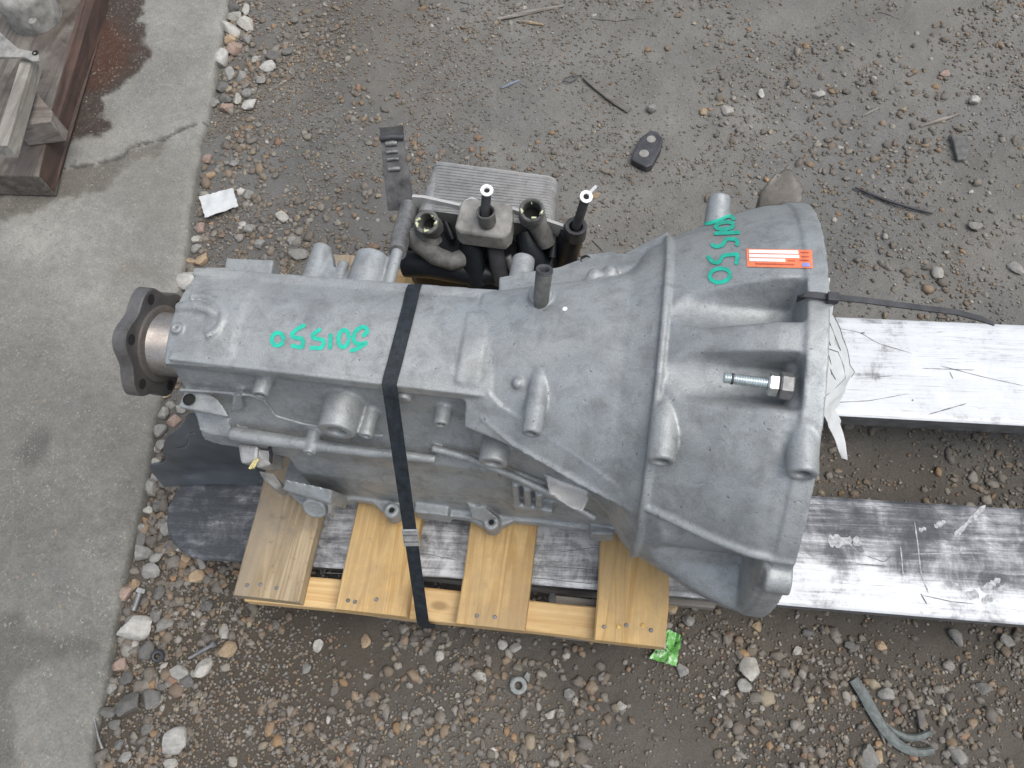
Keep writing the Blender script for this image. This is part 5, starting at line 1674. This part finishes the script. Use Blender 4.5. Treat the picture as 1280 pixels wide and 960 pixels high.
MB().prism([GP(1189, 168, .012), GP(1210, 170, .012), GP(1214, 180, .011), GP(1207, 199, .008), GP(1197, 199, .008), GP(1194, 185, .010)], -GZ * .014).build('body', 'rubber_grey', r, bevel=.002)
r = litter('rubber_strip', 1110, 905, 'grey split rubber strip curled at its end, bottom right', 'rubber strip')
for pts, wd in (([(1068, 849), (1080, 866), (1090, 886), (1105, 910), (1122, 930), (1145, 942), (1168, 938)], (.0066, .0072, .0070, .0068, .0060, .0050, .0042)), ([(1108, 904), (1120, 915), (1135, 922), (1150, 922), (1165, 915)], (.0016, .0036, .0042, .0042, .0036))):
    rows = []
    pp = [GP(u, v, .010) for u, v in pts]
    cum = np.arange(len(pp)); tt = np.linspace(0, len(pp) - 1, 26)
    pp = np.stack([np.interp(tt, cum, np.array(pp)[:, k]) for k in range(3)], -1)
    for _ in range(3):
        pp[1:-1] = .25 * pp[:-2] + .5 * pp[1:-1] + .25 * pp[2:]
    ww = np.interp(tt, cum, wd)
    for i in range(len(pp)):
        t = unit(pp[min(i + 1, len(pp) - 1)] - pp[max(i - 1, 0)]); a = unit(np.cross(GZ, t))
        rows.append([pp[i] + a * ww[i] - GZ * .003, pp[i] + a * ww[i] * .5, pp[i] - a * ww[i] * .5, pp[i] - a * ww[i] - GZ * .003])
    MB().grid(rows, .004).build('strip', 'rubber_strip', r, smooth=50)
r = litter('wood_chip', 1152, 905, 'splintered brown wood chip beside the rubber strip', 'chip')
MB().prism([GP(1146, 888, .008), GP(1152, 886, .012), GP(1158, 900, .011), GP(1157, 915, .006), GP(1150, 910, .008)], -GZ * .012).build('chip', 'stick', r, bevel=.001)
r = litter('tab_washer', 650, 856, 'steel tab washer lying flat on the gravel below the pallet', 'washer')
c_ = GP(648, 857, .0075)
MB().lathe(c_, unit(np.array([.05, -.1, 1])), [(0, .0052), (0, .0112), (.0016, .0112), (.0020, .0106), (.0020, .0058), (.0016, .0052), (0, .0052)], 28, cap=False).build('ring', 'washer_steel', r, smooth=35)
MB().prism([GP(655, 846, .0085), GP(659, 840, .0085), GP(663, 843, .0085), GP(661, 854, .0085)], -GZ * .0018).build('tab', 'washer_steel', r)
r = litter('bolt', 174, 746, 'old grey bolt lying among the stones beside the slab', 'bolt')
a_, b_ = GP(177, 735, .016), GP(167, 763, .012)
MB().tube([a_ * .8 + b_ * .2, a_ * .5 + b_ * .5, b_], [.0040, .0040, .0036], 12).build('shank', 'grey_steel', r, smooth=60)
MB().lathe(a_, unit(b_ - a_), [(0, .0052), (.0008, .0062), (.0062, .0064), (.0068, .0046)], 6).build('head', 'nut_steel', r)
r = litter('rubber_ring', 198, 820, 'black rubber ring lying on stones near the slab', 'ring')
c_ = GP(198, 820, .014)
MB().lathe(c_, unit(np.array([.2, -.2, 1])), [(0, .0045), (-.001, .007), (.001, .0090), (.004, .0090), (.006, .007), (.005, .0045), (0, .0045)], 24, cap=False).build('ring', 'rubber', r, smooth=60)
r = litter('bolt', 258, 812, 'dark slender bolt in the gravel between slab and pallet', 'bolt')
a_, b_ = GP(266, 806, .008), GP(236, 823, .006)
MB().tube([a_, a_ * .5 + b_ * .5, b_], [.0028, .0026, .0020], 10).build('shank', 'grey_steel', r, smooth=60)
MB().lathe(a_, unit(a_ - b_), [(-.002, .0045), (.004, .005), (.005, .0035)], 12).build('head', 'grey_steel', r)
r = litter('metal_pin', 123, 920, 'thin metal pin standing against the slab side, bottom left', 'pin')
MB().tube([GP(118, 900, .012), GP(123, 922, .010), GP(128, 936, .008)], [.0014, .0016, .0022], 8).build('pin', 'grey_steel', r, smooth=60)
# splinters, twigs and stray strips
tw = [([(621, 24), (705, 7)], .0050, 'old_wood', 'long flat grey wood splinter at the top edge'), ([(646, 26), (662, 28), (680, 31)], .0035, 'pine_dirty', 'short tan wood splinter at the top edge, below the long one'), ([(738, 23), (770, 26), (803, 22)], .0014, 'stick', 'thin dark twig near the top edge'),
      ([(1150, 158), (1175, 150), (1201, 142)], .0036, 'old_wood', 'grey stick in the dried mud, left of the plastic fragment'), ([(1078, 145), (1098, 135)], .0022, 'old_wood', 'short grey twig on the dried mud, left of the longer stick'), ([(1100, 15), (1125, 24)], .0015, 'stick', 'fine dark twig in the top right part of the yard'),
      ([(278, 752), (273, 775)], .0014, 'pine_dirty', 'thin straw coloured splinter left of the pallet corner'), ([(570, 118), (574, 106), (587, 101)], .0018, 'grey_steel', 'small bent grey clip behind the cooler'), ([(627, 110), (650, 100)], .0028, 'blue_scrap', 'small blue grey plastic sliver behind the cooler'), ([(1150, 925), (1162, 930)], .003, 'stick', 'small dark splinter under the curl of the rubber strip'), ([(1098, 912), (1106, 930)], .0024, 'stick', 'small brown splinter left of the rubber strip'), ([(740, 300), (757, 318)], .0014, 'stick', 'thin dark twig right of the cooler hoses'), ([(575, 2), (588, 5), (586, 14), (576, 13)], .0022, 'grey_steel', 'small dark folded clip at the top edge')]
for pts, wd, mt, lb_ in tw:
    u0, v0 = pts[len(pts) // 2]
    r = litter('splinter' if 'splinter' in lb_ or 'stick' in lb_ or 'twig' in lb_ else 'scrap', u0, v0, lb_, 'splinter' if 'splinter' in lb_ else ('twig' if 'twig' in lb_ or 'stick' in lb_ else 'scrap'))
    pp = [GP(u, v, wd * .8) for u, v in pts]
    if len(pp) == 2:
        pp = [pp[0], pp[0] * .5 + pp[1] * .5 + np.array([.001, .001, 0]), pp[1]]
    MB().tube(pp, [wd * .55] + [wd] * (len(pp) - 2) + [wd * .4], 7).build('body', mt, r)
